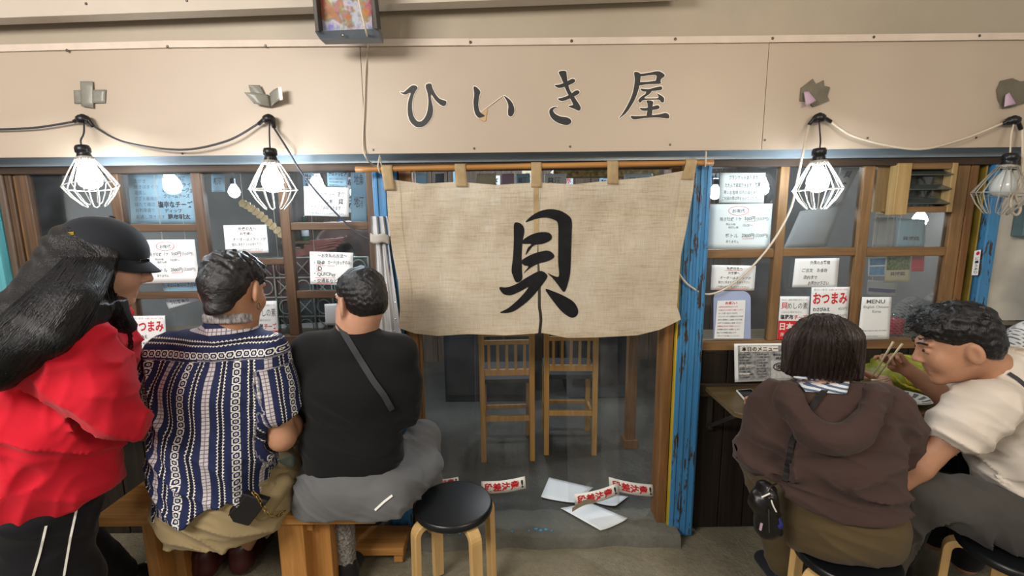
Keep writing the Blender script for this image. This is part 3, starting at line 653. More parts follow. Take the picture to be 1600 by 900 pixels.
# slit showing through between the two halves: dark sliver of the doorway
rod = thing('curtain_rod', 'slim bamboo rod that carries the linen shop curtain', 'rod', pole_a)
build(MB().tube([pole_a+(pole_b-pole_a)*(i/24) for i in range(25)], [0.0115+(0.0012 if i % 6 == 0 else 0) for i in range(25)], 12), 'pole', wood('bamboo_rod', 'a4713a', 'd09a58', 0.4, 'x', 0.5, 0.1), rod, smooth=True)
for px in (594, 1102):
    c = polept(px); build(MB().tube(curve([c+V(0, .03, 0.085), c+V(0, .0, .05), c+V(-.004, -.014, .01), c+V(0, 0, -.016), c+V(.004, .014, .0), c+V(.002, .0, .05)], 24), 0.003, 6), 'hanging_cord', M['cord_pale'], rod, smooth=True)
# ---- tied-back white curtain beside the left blue post
M['sheer'] = pm('white_curtain_cloth', 'bfc0c2', 0.8, var=0.12, scale=8, spec=0.2)
cu = thing('tied_curtain', 'narrow white curtain tied back beside the blue door post', 'curtain', P(605, 520, -0.06))
def tc(u, v):
    y = 338+185*v; w = ip(v, [(0,26),(.15,30),(.22,22),(.4,24),(1,36)]); cx = ip(v, [(0,592),(.2,596),(1,610)])
    px = cx-w/2+w*u; return P(px, y, -0.075+0.009*math.sin(u*16+v*2)+0.004*math.sin(u*31))
o = build(MB().grid(tc, 40, 24), 'cloth', M['sheer'], cu, smooth=True, recalc=False)
def tb(u, v): return P(579+30*u, 364+14*v+4*u+2*math.sin(u*7), -0.092-0.008*math.sin(math.pi*u))
o = build(MB().grid(tb, 10, 4), 'tie_band', pm('grey_band_cloth', 'a9a49c', 0.8, var=0.1), cu, smooth=True, recalc=False); o.modifiers.new('t', 'SOLIDIFY').thickness = 0.003
for k, (px, py) in enumerate([(617,452),(618,472),(618,498),(617,517)]):
    build(MB().lathe([(0, 0), (.005, .001), (.006, .004), (.003, .008), (0, .009)], P(px, py, -0.066), 10, (0, -1, 0)), 'rivet', pm('bright_rivet', 'd8dde0', 0.25, metal=0.8), pl)
# ================================================================== NOTICES
YP = -0.012
def notice(name, label, cat, px4, y, lines, mat='paper', ink='ink', red=(), extra=None, curl=0.006, group=None):
    if extra: curl = 0.0
    """lines: (text, u0, v0, height in v, ink key, weight, width or None)"""
    c = [P(a, b, y) for a, b in px4]; t = thing(name, label, cat, c[3], group)
    ph = random.uniform(0, 6)
    def cu_(u, v): return curl*math.sin(math.pi*u)*math.sin(math.pi*v*0.9+0.2)*0.4+curl*0.5*(u-0.5)**2*(1 if math.sin(ph) > 0 else 0.3)
    nrm = (c[1]-c[0]).cross(c[3]-c[0]).normalized()
    if nrm.y > 0: nrm = -nrm
    o = build(MB().grid(lambda u, v: bil(c, u, v)+nrm*cu_(u, v), 8, 8), 'sheet', M[mat], t, smooth=True, recalc=False); o.modifiers.new('thickness', 'SOLIDIFY').thickness = 0.0006
    by = {}
    for ln in lines:
        s, u0, v0, h = ln[:4]; key = ln[4] if len(ln) > 4 else ink; wt = ln[5] if len(ln) > 5 else 0.0; w = ln[6] if len(ln) > 6 and ln[6] else min(linefit(c, s, h), 0.97-u0)
        letter(by.setdefault(key, MB()), c, s, u0, v0, u0+w, v0+h, wt, 0.0011, 0.0, 0.06 if name.startswith('hand') else 0.0, cu_)
    for r in red:            # underlines and rings: (key, list of uv points, radius)
        key, pts, rad = r
        by.setdefault(key, MB()).tube([bil(c, u, v)+nrm*(cu_(u, v)+0.001) for u, v in pts], rad, 4)
    for key, mb in by.items(): build(mb, {'ink': 'lettering', 'pencil': 'lettering', 'red': 'red_lettering', 'white': 'white_lettering'}.get(key, key), M[key], t, recalc=False)
    if extra: extra(t, c, nrm)
    if y > 0.04:
        for k in (.15, .85): p0 = bil(c, k, 0.02); build(MB().tube([p0, V(p0.x, p0.y, 2.12)], .0008, 4), 'hanging_string', M['cord_pale'], t)
    return t
def block(t, c, nrm, u0, v0, u1, v1, mat, nm, off=0.0006):
    mb = MB(); mb.poly([bil(c, u, v)+nrm*(off+0.001) for u, v in ((u0,v0),(u1,v0),(u1,v1),(u0,v1))], nrm*(-0.0004)); return build(mb, nm, M[mat] if isinstance(mat, str) else mat, t)
def ring(cu, cv, ru, rv, n=22): return [(cu+ru*math.cos(2*math.pi*k/n), cv+rv*math.sin(2*math.pi*k/n)) for k in range(n+1)]
fee = lambda: [('お席代', .37, .11, .085, 'ink', .01, .2), ('焼き牡蠣', .18, .29, .085, 'pencil', .01, .22), ('1ヶ', .44, .29, .08, 'pencil', .01, .08), ('500円', .57, .28, .09, 'ink', .01, .17), ('(550円)', .76, .29, .085, 'pencil', .01, .19), ('税込価格', .28, .42, .05, 'pencil', .01, .15), ('税抜価格', .32, .49, .05, 'pencil', .01, .16), ('10:00〜', .55, .44, .06, 'pencil', .01, .16),
               ('ボトル', .28, .65, .09, 'pencil', .01, .2), ('2000円', .54, .65, .09, 'ink', .01, .2), ('(2200円)', .76, .65, .09, 'pencil', .01, .2), ('ありません', .3, .8, .06, 'pencil', .01, .2)]
fee_r = lambda: [('red', ring(.47, .15, .16, .1), .0012), ('red', [(.58, .395), (.74, .39)], .001), ('red', [(.55, .765), (.74, .76)], .001)]
notice('handwritten_notice', 'handwritten price note with a red circled heading beside the black cap', 'notice', [(217,375),(304,374),(312,441),(219,443)], YP, fee(), 'paper', red=fee_r())
notice('handwritten_notice', 'large handwritten price note below the blanket note beside the blue post', 'notice', [(1108,319),(1207,318),(1202,390),(1104,389)], YP, fee(), 'bpaper', red=fee_r())
out_l = lambda: [('外席の方へ', .34, .07, .12, 'ink', .02), ('お客様へ', .38, .25, .11, 'ink', .01), ('オーダーはスタッフが', .2, .44, .115, 'ink', .01), ('聞きに来ます 少々お待ち下さい', .17, .62, .11, 'ink', .0, .72), ('ご不明な点は声をかけてください!!', .12, .82, .1, 'ink', .0, .75)]
out_r = lambda: [('red', [(.3, .21), (.7, .2)], .001), ('red', [(.1, .95), (.85, .94)], .001)]
notice('handwritten_notice', 'handwritten outdoor seating note with red underlines over the curly haired man', 'notice', [(349,352),(416,351),(420,395),(353,397)], YP, out_l(), red=out_r())
notice('handwritten_notice', 'handwritten outdoor seating note with red underlines above the pale blue clipboard', 'notice', [(1112,414),(1181,415),(1178,454),(1110,453)], YP, out_l(), red=out_r())
notice('handwritten_notice', 'handwritten blanket note crossed by the dark lamp cable', 'notice', [(475,291),(546,293),(545,339),(476,337)], YP, [('ブランケット', .2, .18, .15, 'ink', .01, .48), ('あり', .75, .14, .18, 'ink', .01, .14), ('防寒', .48, .42, .15, 'ink', .01, .16), ('貝', .76, .4, .18, 'ink', .02), ('たたんで返却できます', .16, .64, .14, 'ink', .01, .66), ('ご利用の際はスタッフにお声がけください', .08, .85, .09, 'ink', .0, .82)])
notice('handwritten_notice', 'handwritten blanket note at the top of the window beside the blue post', 'notice', [(1125,270),(1196,270),(1193,318),(1123,317)], YP, [('ブランケットあります', .2, .08, .14, 'ink', .01, .64), ('たたんで返却できます', .12, .34, .14, 'ink', .01, .58), ('防寒', .78, .3, .2, 'pencil', .02, .12), ('寒いお客様 店内の席もあり', .1, .58, .13, 'ink', .0, .76), ('ご利用の際は声をかけてください', .07, .78, .13, 'ink', .0, .82)], 'bpaper')
notice('handwritten_notice', 'handwritten payment methods note behind the head of the man in black', 'notice', [(484,393),(552,395),(551,446),(485,444)], YP, [('〜お支払の方法〜', .18, .04, .13, 'ink', .015, .68), ('・現金', .1, .26, .14, 'ink', .015, .26), ('カード(タッチのみ)', .42, .25, .14, 'ink', .01, .54), ('iD', .16, .44, .13, 'ink', .015), ('・QUICPay', .1, .62, .14, 'ink', .01, .5), ('・交通系など', .1, .81, .14, 'ink', .01, .55)],
       red=[('red', [(.13, .42), (.36, .415)], .001), ('red', [(.41, .42), (.58, .415)], .001), ('red', [(.12, .79), (.6, .78)], .001), ('red', [(.12, .975), (.5, .97)], .001), ('red', [(.14, .59), (.3, .585)], .001)])
notice('handwritten_notice', 'slightly curled handwritten note above the red snack menu', 'notice', [(1242,404),(1311,403),(1307,449),(1237,449)], YP, [('外席のお客様', .34, .08, .13, 'ink', .01, .45), ('ご注文', .17, .34, .13, 'ink', .01, .24), ('お会計', .5, .34, .13, 'ink', .01, .24), ('店内まで', .22, .58, .13, 'ink', .01, .3), ('お声かけ下さい', .34, .78, .14, 'ink', .01, .46)], curl=0.02)
def snack(): return [('貝ひいきの', .06, .03, .05, 'pencil'), ('お酒にあうおつまみ', .45, .04, .035, 'red', 0, .5), ('おつまみ', .05, .11, .25, 'red', .03, .9), ('わさびみえ', .06, .42, .085, 'ink', .03, .44), ('450円', .72, .42, .07, 'pencil'), ('つぶ貝チャンジャ', .06, .57, .085, 'ink', .03, .6), ('550円', .72, .57, .07, 'pencil'), ('塩昆布きゅうり', .06, .72, .085, 'ink', .03, .56), ('450円', .72, .72, .07, 'pencil'), ('もろみえびせん', .06, .87, .08, 'ink', .03, .5), ('450円', .72, .87, .07, 'pencil')]
notice('snack_menu', 'printed snack menu with large red heading between red shirt and patterned shirt', 'menu', [(201,494),(258,493),(262,562),(204,563)], -0.03, snack())
notice('snack_menu', 'printed snack menu with large red heading above the bobbed hair', 'menu', [(1268,449),(1328,448),(1322,522),(1264,523)], -0.018, snack())
def shell(t, c, nrm):
    block(t, c, nrm, 0, .56, 1, 1, 'redpaper', 'red_band', 0.001); mb = MB(); letter(mb, c, '日本全国', .05, .6, .97, .78, .03, 0.003); letter(mb, c, '貝めぐり', .08, .84, .6, .93, 0, 0.003); build(mb, 'white_lettering', M['white'], t, recalc=False)
def shl(): return [('殻付き・産直の新鮮な貝をどうぞ', .06, .06, .04, 'pencil', 0, .86), ('貝', .05, .14, .15, 'red', .01), ('めしの素', .27, .14, .15, 'ink', .0, .68), ('ごはんに混ぜるだけ', .06, .34, .04, 'pencil', 0, .7), ('塩昆布', .05, .42, .11, 'ink', .035, .44), ('チーズ', .52, .42, .11, 'red', .035, .43)]
notice('product_flyer', 'flyer with red lower band behind the patterned collar of the man', 'flyer', [(388,471),(432,470),(437,552),(392,553)], -0.02, shl(), extra=shell)
notice('product_flyer', 'flyer with red lower band beside the bobbed hair', 'flyer', [(1219,463),(1265,463),(1261,531),(1214,530)], YP, shl(), extra=shell)
def qr(t, c, nrm):
    block(t, c, nrm, .2, .41, .78, .68, pm('faint_grey_print', 'cfd2d4', 0.6), 'grey_box')
notice('english_menu_card', 'white laminated card reading MENU leaning beside the eating man', 'menu', [(1347,464),(1393,464),(1389,530),(1340,531)], -0.03, [('MENU', .16, .06, .09, 'pencil', .02, .62), ('English Chinese', .08, .2, .075, 'pencil', .0, .84), ('Korea', .38, .3, .065, 'pencil', .0, .28), ('Please scan to see our menu', .1, .76, .04, 'pencil', 0, .8), ('Thank you for visiting', .06, .9, .035, 'pencil', 0, .55)], extra=None)
# clipboard
M['clip'] = pm('pale_blue_acrylic', 'a9b8dc', 0.25, var=0.06, spec=0.6)
cl = thing('acrylic_clipboard', 'pale blue rounded acrylic board holding a typed notice', 'board', P(1145, 530, -0.02))
def rr(px0, py0, px1, py1, r, y, n=6):
    pts = []
    for cx, cy, a0 in ((px1-r, py0+r, -90), (px1, py1, None), (px0, py1, None), (px0+r, py0+r, 180)):
        if a0 is None: pts.append(P(cx, cy, y))
        else: pts += [P(cx+r*math.cos(R(a0+90*k/n)), cy+r*math.sin(R(a0+90*k/n)), y) for k in range(n+1)]
    return pts
mb = MB(); mb.poly(rr(1115, 455, 1173, 529, 12, -0.012), (0, 0.003, 0)); build(mb, 'board', M['clip'], cl)
cpp = [P(1121, 470, -0.016), P(1165, 469, -0.016), P(1162, 529, -0.016), P(1116, 529, -0.016)]
mb = MB(); mb.poly(cpp, (0, 0.001, 0)); build(mb, 'sheet', M['paper'], cl)
mb = MB(); mr = MB(); letter(mr, cpp, 'お願い', .28, .03, .7, .1, .02)
for i, s in enumerate(['店内は大変混み合うため', 'お席は九十分制でお願いします', 'お一人様一品のご注文を', 'ラストオーダーは閉店の三十分前', '他のお客様のご迷惑になる行為', '大声での会話はご遠慮ください', '貴重品は各自で管理ください', 'お荷物は足元へお願いします', '路上での喫煙は禁止です', 'ごゆっくりお過ごしください']):
    letter(mr if i < 2 or i == 6 else mb, cpp, s, .07, .14+i*.085, .07+min(.86, .06*len(s)), .18+i*.085)
build(mb, 'lettering', M['ink'], cl, recalc=False); build(mr, 'red_lettering', M['red'], cl, recalc=False)
# today's menu standing on the table
def todays(t, c, nrm):
    block(t, c, nrm, .06, .05, .97, .95, pm('grey_photocopy', '9b9ea0', 0.5, var=0.35, scale=60), 'print_area')
    block(t, c, nrm, .62, .45, .95, .93, pm('pale_photocopy', 'c3c6c7', 0.5, var=0.15, scale=90), 'picture_box', 0.001)
    mb = MB()
    for a, b, c2, d in ((.08,.56,.33,.6),(.08,.77,.26,.81),(.1,.07,.75,.21)): mb.poly([bil(c, u, v)+nrm*0.0024 for u, v in ((a,b),(c2,b),(c2,d),(a,d))], nrm*(-.0003))
    build(mb, 'white_band', M['white'], t)
    mb = MB(); letter(mb, c, '本日のメニュー', .12, .075, .74, .2, .03, 0.0036); rnd = random.Random(4)
    for col, (u0, u1) in enumerate(((.08,.34),(.38,.6))):
        for i in range(9):
            s = rnd.choice(['生牡蠣 480円','蒸し牡蠣 450円','はまぐり 580円','ほたて刺し 680円','つぶ貝 520円','あさり酒蒸し 650円','赤貝 780円','サザエ 700円']); letter(mb, c, s, u0, .26+i*.075, u0+(u1-u0)*rnd.uniform(.6, 1), .30+i*.075, .01, 0.003)
    letter(mb, c, '本日のおすすめ', .66, .27, .95, .33, .02, 0.003); letter(mb, c, '貝盛り', .7, .36, .9, .42, .02, 0.003)
    build(mb, 'lettering', M['ink'], t, recalc=False)
    mb = MB(); mb.tube([bil(c, *q)+nrm*0.003 for q in ring(.78, .62, .12, .1)], .003, 4); 
    for k in range(6): mb.tube([bil(c, *q)+nrm*0.003 for q in ring(.73+.05*(k % 3), .59+.06*(k//3), .022, .025, 8)], .002, 4)
    build(mb, 'food_sketch', M['ink'], t)
notice('menu_stand', 'black and white laminated menu standing on the table by the phone', 'menu', [(1147,537),(1238,536),(1240,594),(1148,597)], -0.07, [], extra=todays, curl=0.002)
TZ0 = P(1100, 602, -0.015).z
def redcols(t, c, nrm):
    for u in (.18, .36, .62, .8): block(t, c, nrm, u, .18, u+.05, .95, 'redpaper', 'red_column')
    mb = MB()
    for k in range(7):
        for j in range(9): letter(mb, c, random.choice('酒焼貝刺酢蒸煮塩飯汁'), .08+.13*k, .2+.085*j, .13+.13*k, .265+.085*j)
    build(mb, 'lettering', M['pencil'], t, recalc=False)
notice('drink_menu', 'white menu with red columns held up before the man in black', 'menu', [(432,507),(512,503),(508,588),(430,590)], PZ(470, 590, TZ0).y, [], extra=redcols)
notice('small_card', 'small blank white card in front of the face of the man in black', 'card', [(507,475),(527,474),(528,508),(509,508)], -0.03, [])
# ================================================================== DOORWAY: VINYL STRIPS, LOOSE PAPER
def vinyl(label, xt, xb, yt, yb, y0, amp, strip=None, swing=0.0, ph=0.0):
    t = thing('vinyl_strip', label, 'curtain', P((xb[0]+xb[1])/2, yb, y0), 'clear vinyl strips in the doorway')
    def fn(u, v):
        x0 = xt[0]*(1-v)+xb[0]*v; x1 = xt[1]*(1-v)+xb[1]*v
        return P(x0+(x1-x0)*u, yt+(yb-yt)*v, y0+amp*math.sin(u*9+ph+v)*(0.4+0.6*v)-swing*v*v)
    build(MB().grid(fn, 28, 30), 'sheet', M['vinyl'], t, smooth=True, recalc=False)
    if strip:
        c = [P(a, b, d) for a, b, d in strip]
        def lf(u, v): return 0.014*math.sin(math.pi*u)
        nrm = V(0, -1, 0)
        k = build(MB().grid(lambda u, v: bil(c, u, v)+nrm*lf(u, v), 14, 2), 'warning_label', M['white'], t, smooth=True, recalc=False); k.modifiers.new('t', 'SOLIDIFY').thickness = 0.0015
        mb = MB(); letter(mb, c, '段差注意', .06, .14, .86, .86, .035, 0.003, 0, 0, lf); build(mb, 'red_lettering', M['red'], k, recalc=False)
        mb = MB(); letter(mb, c, '!', .9, .2, .95, .85, .03, 0.003, 0, 0, lf); build(mb, 'mark', M['ink'], k, recalc=False)
    return t
vinyl('clear vinyl strip hanging beside the left door jamb behind the black stool', (664, 742), (664, 744), 300, 752, 0.015, 0.006, [(668,747,-.0), (716,745,-.0), (717,752,-.0), (668,760,-.0)])
vinyl('clear vinyl strip before the slatted chair nearer the black stool', (738, 832), (744, 826), 300, 768, -0.004, 0.012, [(752,752,-.02), (820,744,-.025), (822,763,-.025), (753,771,-.02)], 0.0, 1.0)
vinyl('clear vinyl strip curling at its foot over the loose papers', (880, 962), (888, 968), 300, 786, -0.012, 0.012, [(896,772,-.05), (964,755,-.045), (968,772,-.045), (899,791,-.05)], 0.03, 2.0)
vinyl('clear vinyl strip against the wooden jamb beside the blue post', (936, 1026), (940, 1028), 300, 776, 0.02, 0.008, [(951,745,.0), (1020,757,.0), (1022,776,.0), (952,764,.0)], 0.0, 4.0)
curlm = thing('curled_label', 'torn end of a warning label curling down onto the paper', 'label', P(896, 797, -0.06))
build(MB().grid(lambda u, v: P(894+40*u*(1-.2*v), 800-14*u-6*v-4*math.sin(u*3), -0.06-0.02*math.sin(u*3)), 10, 3), 'sheet', pm('brown_label_back', '8a7d68', 0.6, var=0.2), curlm, smooth=True, recalc=False)
def floorsheet(label, px4, dz, curl):
    c = [PZ(a, b, zf+0.006+dz) for a, b in px4]; mb = MB().grid(lambda u, v: bil(c, u, v)+V(0, 0, curl*(abs(u-.5)*2)**3*(v if curl > 0 else 1-v)), 8, 8)
    o = build(mb, 'paper_sheet', M['paper'], smooth=True, recalc=False); o.modifiers.new('t', 'SOLIDIFY').thickness = 0.0008
    return tag(o, label, 'paper', 'loose papers on the doorstep')
floorsheet('white sheet lying furthest inside on the doorstep below the chairs', [(858,746),(927,762),(899,787),(845,778)], 0.001, 0.006)
floorsheet('white sheet on the doorstep nearest the alley with a pointed corner', [(876,794),(922,786),(981,812),(938,831)], 0.003, 0.008)
floorsheet('white sheet half hidden under the curling vinyl strip', [(925,768),(982,776),(962,793),(918,783)], 0.0, 0.01)
# ================================================================== STOOLS
M['seat_black'] = pm('black_vinyl_seat', '111418', 0.34, var=0.15, scale=4, spec=0.5, bumps=0.03, bscale=200)
M['birch'] = wood('pale_birch', 'c79f63', 'e8c88f', 0.4, 'z', 0.6, 0.08, var=0.4)
def stool(label, center, rot, h=0.44):
    cx, cy = center.x, center.y
    t = thing('round_stool', label, 'stool', (cx, cy, 0), 'round black stools with bent birch legs'); r = 0.152
    build(MB().lathe([(0, h-.03), (r-.006, h-.03), (r, h-.024), (r, h-.008), (r-.005, h-.001), (r-.012, h), (0, h)], (cx, cy, 0), 40), 'seat', M['seat_black'], t, smooth=True, bevel=0.001)
    for k in range(4):
        a = rot+k*math.pi/2; d = V(math.cos(a), math.sin(a), 0); s = V(-d.y, d.x, 0); w = 0.023; th = 0.012
        path = [(0.07, h-.042), (0.115, h-.042)]+[(0.125+0.038*math.sin(R(b)), h-.080+0.038*math.cos(R(b))) for b in range(0, 91, 15)]+[(0.166, 0.2), (0.170, 0.0)]
        vs = []; fs = []
        for i, (pr, pz) in enumerate(path):
            a0 = path[max(i-1, 0)]; a1 = path[min(i+1, len(path)-1)]; tx, tz = a1[0]-a0[0], a1[1]-a0[1]; l = math.hypot(tx, tz); nx, nz = -tz/l, tx/l
            for su, sn in ((-1,-1),(1,-1),(1,1),(-1,1)): vs.append(V(cx, cy, 0)+d*(pr+nx*th*sn)+s*(w*su)+V(0, 0, pz+nz*th*sn))
        n = len(path)
        for i in range(n-1):
            for j in range(4): fs.append((i*4+j, i*4+(j+1) % 4, (i+1)*4+(j+1) % 4, (i+1)*4+j))
        fs += [(3,2,1,0), tuple((n-1)*4+j for j in range(4))]
        build(MB().add(vs, fs), 'leg', M['birch'], t, bevel=0.003)
    return t
s1c = PZ(709, 784, 0.44); stool('empty round black stool in front of the doorstep', s1c, R(35))
s2c = PZ(1322, 862, 0.44); stool('round black stool under the woman in the brown hoodie', s2c, R(20))
s3c = PZ(1590, 862, 0.44)+V(0.02, 0.02, 0); stool('round black stool under the man in the white shirt', s3c, R(50))
# ================================================================== BENCH
M['pine_x'] = wood('pine_board', '9c6a33', 'd39a57', 0.5, 'x', 0.8, 0.15, var=0.5)
M['pine_z'] = wood('pine_post', '9c6a33', 'd39a57', 0.5, 'z', 0.8, 0.15, var=0.5)
BH = 0.455; bl = PZ(146, 808, BH); brr = PZ(585, 806, BH)
bn = thing('wooden_bench', 'thick pine bench under the two seated men', 'bench', ((bl.x+brr.x)/2, brr.y, 0))
by0 = (bl.y+brr.y)/2; by1 = by0+0.27
bench_y = (by0, by1)
build(MB().box(bl.x, brr.x, by0, by1, BH-0.038, BH), 'seat_board', M['pine_x'], bn, bevel=0.004)
lx = PZ(450, 830, BH-.04).x; lx2 = PZ(215, 826, BH-.04).x
for x in (lx, lx2):
    hw = 0.075 if x == lx else 0.0
    build(MB().box(x-max(hw, .02), x+0.025, by0+0.03, by0+0.11, 0, BH-0.038), 'leg', M['pine_z'], bn, bevel=0.005)
    build(MB().box(x-0.075, x+0.015, by0+0.17, by0+0.25, 0, BH-0.038), 'leg', M['pine_z'], bn, bevel=0.005)
    build(MB().box(x+0.012, x+0.05, by0+0.055, by0+0.085, BH-0.105, BH-0.04), 'wedge', M['pine_z'], bn, bevel=0.004)
    if hw: build(MB().box(x+0.015, x+0.10, by0+0.09, by0+0.19, 0, BH-0.04), 'end_panel', M['pine_z'], bn, bevel=0.004)
mb = MB(); build(MB().box(lx2, lx, by0+0.06, by0+0.10, BH-0.10, BH-0.045), 'apron', M['pine_x'], bn, bevel=0.003)
fb_ = thing('foot_board', 'low pine foot rest board under the end of the bench', 'board', (PZ(560, 885, 0.08).x, by0+.2, 0))
fx0 = PZ(500, 886, .08).x; fx1 = PZ(622, 884, .08).x; fy = bench_y[0]+.29
build(MB().box(fx0, fx1, fy, fy+0.16, 0.05, 0.085), 'plank', M['pine_x'], fb_, bevel=0.003)
for x in (fx0+.03, fx1-.03): build(MB().box(x-.02, x+.02, fy+.02, fy+.14, 0, .05), 'batten', M['pine_x'], fb_, bevel=0.003)
# ================================================================== TABLES ON THE FACADE
M['counter'] = wood('worn_counter_top', '5b4a2e', '86724c', 0.35, 'x', 0.5, 0.1, spec=0.5)
M['counter_edge'] = wood('counter_edge', '8d6a3c', 'b58a55', 0.5, 'x', 0.6, 0.1)
M['iron'] = pm('old_iron_bracket', '3a352f', 0.5, metal=0.5, var=0.3)
TZ = P(1100, 602, -0.015).z; tf = PZ(1157, 648, TZ).y; tx0 = P(1100, 602, -0.015).x
def fold_table(label, x0, x1, z, yf, cut):
    t = thing('wall_table', label, 'table', ((x0+x1)/2, 0, 0))
    top = [V(x0, -0.016, z), V(x1, -0.016, z), V(x1, yf, z), V(x0+0.03, yf, z), V(x0, yf+0.03, z)]
    mb = MB(); mb.poly(top, (0, 0, -0.022)); build(mb, 'table_top', M['counter'], t, bevel=0.002)
    build(MB().box(x0+.03, x1, yf-0.006, yf-0.0005, z-0.024, z-0.001), 'front_edge', M['counter_edge'], t)
    build(MB().box(x0-.03, x1, -0.034, -0.016, z-0.05, z+0.012), 'wall_batten', M['lintel'], t, bevel=0.003)
    for x in (x0+0.03, x0+0.75, x1-0.15):
        if x > x1: continue
        k = build(MB().bar(V(x, -0.022, z-.03), V(x, -0.022, z-0.21), 0.026, 0.008), 'bracket', M['iron'], t)
        build(MB().bar(V(x, -0.03, z-0.20), V(x, yf+0.06, z-0.03), 0.018, 0.006, (1, 0, 0)), 'strut', M['iron'], k)
        build(MB().bar(V(x, -0.03, z-0.03), V(x, yf+0.05, z-0.03), 0.02, 0.008, (1, 0, 0)), 'arm', M['iron'], k)
        build(MB().lathe([(0, -.01), (.012, -.01), (.012, .01), (0, .01)], V(x, -0.035, z-.205), 12, (1, 0, 0)), 'pivot', M['iron'], k)
    return t
rt = fold_table('worn folding wall table with a smartphone and yellow bag on it', tx0, 2.5, TZ, tf, 0)
lt = fold_table('wall counter hidden behind the two seated men', -2.2, X(570, 600), TZ, tf, 0)
# ---- things on the right table
ph = thing('smartphone', 'smartphone with white case and dark screen lying on the table', 'phone', PZ(1172, 617, TZ+.01))
c = [PZ(1150, 609, TZ+.011), PZ(1174, 607, TZ+.011), PZ(1192, 625, TZ+.011), PZ(1167, 628, TZ+.011)]
mb = MB(); mb.poly(c, (0, 0, -0.0095)); build(mb, 'case', M['white'], ph, bevel=0.003)
ci = [sum(c, V(0,0,0))/4+(p-sum(c, V(0,0,0))/4)*0.88+V(0, 0, .0012) for p in c]; mb = MB(); mb.poly(ci, (0, 0, -0.002)); build(mb, 'screen', pm('dark_screen', '14181c', 0.15, var=0.05, spec=0.7), ph)
M['clear'] = glossmix('drinking_glass', (0.86, 0.9, 0.86), rough=0.03, haze=0.06, hazecol=(0.8, 0.85, 0.75))
def tumbler(label, base, r, h, fill):
    t = thing('drinking_glass', label, 'glass', base, 'drinking glasses on the wall table')
    build(MB().lathe([(r*.8, 0), (r*.9, h*.3), (r, h), (r-.002, h), (r*.85, h*.1), (0, .006)], base, 24), 'glass_body', M['clear'], t, smooth=True)
    build(MB().lathe([(0, .008), (r*.82, .01), (r*.92, h*fill), (0, h*fill)], base, 24), 'drink', glossmix('pale_drink', (0.9, 0.88, 0.6), rough=0.05, haze=0.25, hazecol=(0.8, 0.78, 0.45)), t, smooth=True)
    return t
tumbler('tall drinking glass of pale drink beside the bobbed hair', PZ(1349, 591, TZ+.001), 0.034, 0.125, 0.6)
# patterned plate
def plate_mat(name, cx, cy):
    m, nt, out = newmat(name); g = N(nt, 'ShaderNodeNewGeometry'); sx = N(nt, 'ShaderNodeSeparateXYZ'); nt.links.new(g.outputs['Position'], sx.inputs[0])
    x = S(nt, sx.outputs[0])-cx; y = S(nt, sx.outputs[1])-cy; r = (x*x+y*y).sqrt(); a = x._m('ARCTAN2', y)
    st = (a*13.0).sin().gt(-0.1); band = r.gt(0.045)*r.lt(0.074)
    principled(nt, out, mixc(nt, st*band*0.9, C('dfe3e0'), C('4d5a66')), 0.15, 0, 0.6); return m
pb = PZ(1419, 624, TZ+.012); pl_ = thing('patterned_plate', 'small white plate with blue striped rim on the table', 'plate', (pb.x, pb.y, TZ))
pm_ = plate_mat('striped_porcelain', pb.x, pb.y)
build(MB().lathe([(.035, .0), (.04, .0), (.06, .008), (.082, .021), (.083, .023), (.078, .022), (.055, .011), (.03, .006), (0, .006)], (pb.x, pb.y, TZ+.001), 40), 'dish', pm_, pl_, smooth=True)
# crumpled green and yellow plastic bag
M['bag_g'] = pm('olive_plastic_film', '8d9438', 0.3, var=0.25, scale=14, spec=0.6, bumps=0.2, bscale=30)
M['bag_y'] = pm('yellow_plastic_film', 'e3cf18', 0.3, var=0.12, scale=14, spec=0.6, bumps=0.2, bscale=30)
bg = thing('plastic_bag', 'crumpled yellow and green plastic bag lying on the wall table', 'bag', PZ(1405, 600, TZ))
bc = PZ(1413, 606, TZ)
def crump(cx, cy, cz, rx, ry, rz, seed, ang):
    rr_ = random.Random(seed); ks = [(rr_.uniform(2, 9), rr_.uniform(2, 9), rr_.uniform(0, 6)) for _ in range(9)]; mb = MB()
    def fn(u, v):
        th = 2*math.pi*u; f = math.pi*(v-.5); d = 1+sum(.07*abs(math.sin(a*math.cos(th)+b*math.sin(f)*1.3+c_)) for a, b, c_ in ks)-.25
        x = rx*d*math.cos(f)*math.cos(th); y = ry*d*math.cos(f)*math.sin(th); z = max(rz*d*math.sin(f), -rz*.55)
        return (cx+x*math.cos(ang)-y*math.sin(ang), cy+x*math.sin(ang)+y*math.cos(ang), cz+z)
    return mb.grid(fn, 44, 24)
build(crump(bc.x, bc.y+.03, TZ+.048, .155, .085, .085, 3, -0.35), 'bag_body', M['bag_g'], bg, smooth=True)
def ribbon(pts, w, nm, mat, par):
    p = curve(pts, 36); mb = MB(); n_ = len(p); vs = []
    for i, q in enumerate(p): 
        k = w*(0.6+.5*math.sin(i*.5)**2); vs += [q+V(-.3*k, -.2*k, k*.6), q+V(.3*k, .1*k, -k*.6)]
    mb.add(vs, [(2*i, 2*i+1, 2*i+3, 2*i+2) for i in range(n_-1)]); o = build(mb, nm, mat, par, smooth=True, recalc=False); o.modifiers.new('t', 'SOLIDIFY').thickness = .002; return o
def bp_(px, py, y): return P(px, py, y)
yb_ = bc.y-0.05
ribbon([bp_(1388,572,yb_-.02), bp_(1402,576,yb_-.04), bp_(1415,590,yb_-.05), bp_(1432,598,yb_-.05), bp_(1418,597,yb_-.055), bp_(1408,580,yb_-.045)], .02, 'bag_handle', M['bag_y'], bg)
